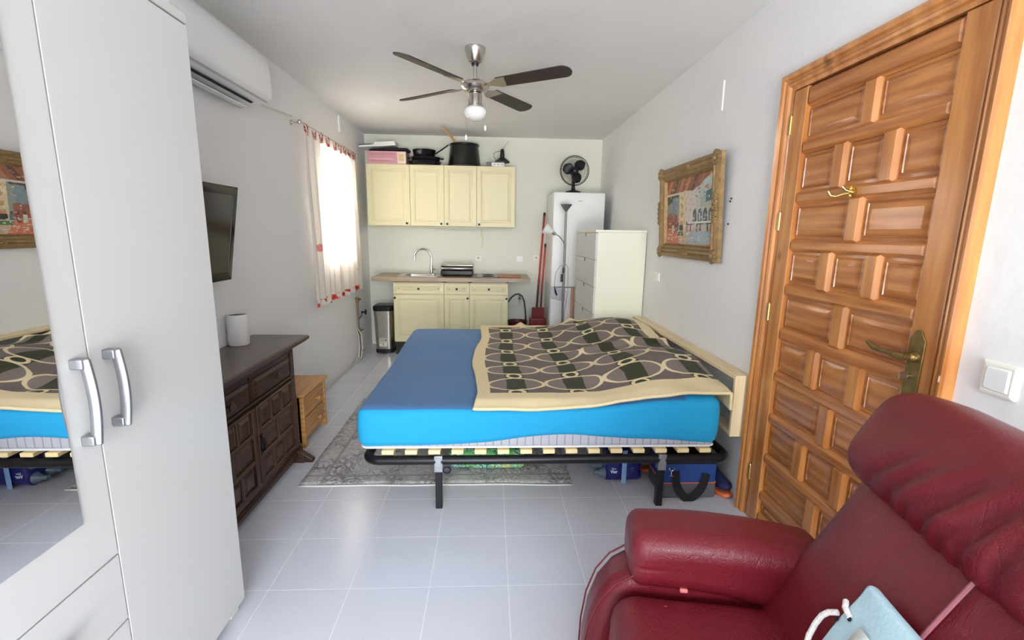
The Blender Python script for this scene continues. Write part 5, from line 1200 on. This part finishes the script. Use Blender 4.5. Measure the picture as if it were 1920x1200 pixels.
MB().rbox(BP(CS, 0.20, -0.085), (0.17, 0.82, 0.60), (0.07, 0.09, 0.08), 18, lowback, RB).build('lower_back', m_leather, ac_, angle=80)
def head(p):
    w_ = 0.0
    for k, (sy, am, tl2) in enumerate(((-0.05, 0.026, 0.9), (-0.095, 0.020, 1.5), (-0.15, 0.030, 1.3), (-0.20, 0.018, 1.9), (-0.26, 0.024, 1.7), (0.03, 0.020, 0.4), (0.11, 0.016, 0.1), (0.2, 0.016, -0.4), (-0.34, 0.020, 2.1))):
        w_ -= 0.68*am*math.exp(-((p.y-sy-tl2*(p.z+0.14)*0.4)/(0.010+0.012*smooth(-0.14, 0.05, p.z)))**2)*smooth(0.10, -0.09, p.z)
    bul = (0.035*math.cos(p.y*2.6)*math.cos(p.z*7)) if p.x > 0 else 0
    dipz = -0.012*smooth(0.25, 0.45, abs(p.y)) if p.z > 0 else 0.012*smooth(0.28, 0.45, abs(p.y))
    return (p.x+bul+(w_ if p.x > 0 else 0)+0.006*nz(p.y*6, p.z*7, 4), p.y, p.z+dipz+0.008*nz(p.y*5, 3.3))
MB().rbox(BP(CS-0.01, 0.562, -0.062), (0.20, 0.90, 0.29), (0.08, 0.055, 0.075), 64, head, RB).build('headrest', m_leather, ac_, angle=80)
MB().rbox(BP(CS, 0.33, -0.20), (0.09, 0.74, 0.74), (0.04, 0.08, 0.08), 8, None, RB).build('back_shell', m_leather, ac_, angle=80)
MB().tube([BP(CS, t, 0.010+0.008*math.cos((t-0.2)*4)) for t in [0.05+0.385*i/12 for i in range(13)]], 0.0042, 8).build('piping', mat('shine_tinted_piping', S(150, 84, 96), 0.3, coat=0.6), ac_)  # shiny centre seam; its shine is partly put into the paler pink colour
prof = [(0.20, 0.50), (0.27, 0.485), (0.325, 0.445), (0.365, 0.385), (0.392, 0.30), (0.405, 0.20), (0.408, 0.10), (0.402, 0.045), (-0.40, 0.045), (-0.42, 0.25), (-0.38, 0.44), (-0.30, 0.50)]
for sg in (1, -1):
    sc_ = CS+sg*0.455
    MB().prism(prof, lambda u, v_, w: A(u, sc_+w, v_), -0.075, 0.075).build('arm_body', m_leather, ac_, bevel=0.045, seg=5, angle=60)
    def pad(p):
        end = smooth(0.17, 0.27, p.x)
        w_ = 0.0
        for k in range(7): w_ -= 0.004*math.exp(-((p.z+0.02*math.sin(k)-(-0.075+0.024*k))/0.006)**2)*smooth(0.13, 0.25, p.x)
        sc2 = 1+w_*6
        return (p.x, p.y*sc2*(1+0.05*math.cos(p.x*5)), p.z+0.012*math.cos(p.x*5)-0.018*smooth(0.1, -0.27, p.x)-(0.030*smooth(0.15, -0.25, p.x) if p.z < 0 else 0)+0.004*nz(p.x*8, p.y*8, 1))
    MB().rbox(A(0.01, sc_+(0.0 if sg > 0 else 0), 0.523), (0.550, 0.195, 0.172), (0.040, 0.055, 0.055), 16, pad, CM).build('arm_pad', m_leather, ac_, angle=80)
    MB().tube([A(a, sc_-sg*0.079, z_) for a, z_ in prof[1:8]], 0.0028, 8).tube([A(a, sc_+sg*0.060, z_) for a, z_ in [(p_[0]+0.002, p_[1]+0.002) for p_ in prof[0:8]]], 0.0028, 8).build('arm_piping', m_leather, ac_)
MB().tube([A(0.19, 0.215, 0.4555), A(0.26, 0.214, 0.4515), A(0.30, 0.213, 0.434), A(0.328, 0.212, 0.395), A(0.3365, 0.211, 0.33)], 0.003, 7).build('seat_seam', mat('seam_thread', S(150, 62, 66), 0.5), ac_)
MB().box(-0.34, 0.34, -0.36, 0.36, 0.05, 0.26, None, Matrix.Translation(A(0, CS, 0)) @ CM.to_4x4()).build('base', m_black, ac_)
for a_ in (-0.3, 0.3):
    for s_ in (-0.32, 0.32): MB().cyl(A(a_, CS+s_, 0), A(a_, CS+s_, 0.051), 0.025, n=14).build('foot', m_black, ac_)
MB().rbox(A(0.135, 0.270, 0.466), (0.022, 0.010, 0.012), 0.004, 3, None, CM).build('pull_tab', mat('pink_tab', S(214, 120, 116), 0.5), ac_)

# pale blue drawstring pouch leaning on the backrest
bg = thing('drawstring_bag', 'pale blue drawstring pouch with white cord leaning on the red armchair', 'bag', tuple(BP(-0.10, 0.0, 0.05)))
m_pouch = mat('pale_blue_canvas', S(184, 214, 224), 0.8, var=0.05, vscale=12, bump=0.2, bscale=140)
def pouch(p): return (p.x+0.008*math.cos(p.y*14)*math.cos(p.z*11)+0.005*nz(p.y*13, p.z*9, 1), p.y+0.004*nz(p.z*14, 2), p.z)
MB().rbox(BP(-0.115, 0.152, 0.048), (0.03, 0.265, 0.285), (0.013, 0.012, 0.012), 12, pouch, RB).build('pouch', m_pouch, bg, angle=70)
MB().poly([BP(-0.045, 0.165, 0.0745), BP(-0.105, 0.165, 0.0745), BP(-0.105, 0.225, 0.0745), BP(-0.045, 0.225, 0.0745)]).build('label', mat('white_label', S(226, 228, 224), 0.7), bg, solid=0.0015)
m_cord = mat('white_cord', S(232, 226, 222), 0.8, bump=0.5, bscale=220)
MB().tube([BP(-0.01, 0.215, 0.066), BP(0.008, 0.222, 0.07), BP(0.024, 0.228, 0.062), BP(0.032, 0.220, 0.05)], 0.006, 9).tube([BP(0.018, 0.200, 0.066), BP(0.030, 0.185, 0.07), BP(0.040, 0.165, 0.068), BP(0.044, 0.14, 0.064), BP(0.040, 0.11, 0.062), BP(0.03, 0.085, 0.06)], 0.006, 9).build('cord', m_cord, bg)
b = MB()
for s_, t_ in ((-0.012, 0.213), (0.010, 0.190)): b.lathe([(0.0, 0), (0.005, 0), (0.005, 0.001), (0, 0.001)], BP(s_, t_, 0.0665), 12, (RB @ Matrix.Rotation(PI/2, 3, 'Y')).to_4x4())
b.build('eyelet', m_black, bg)
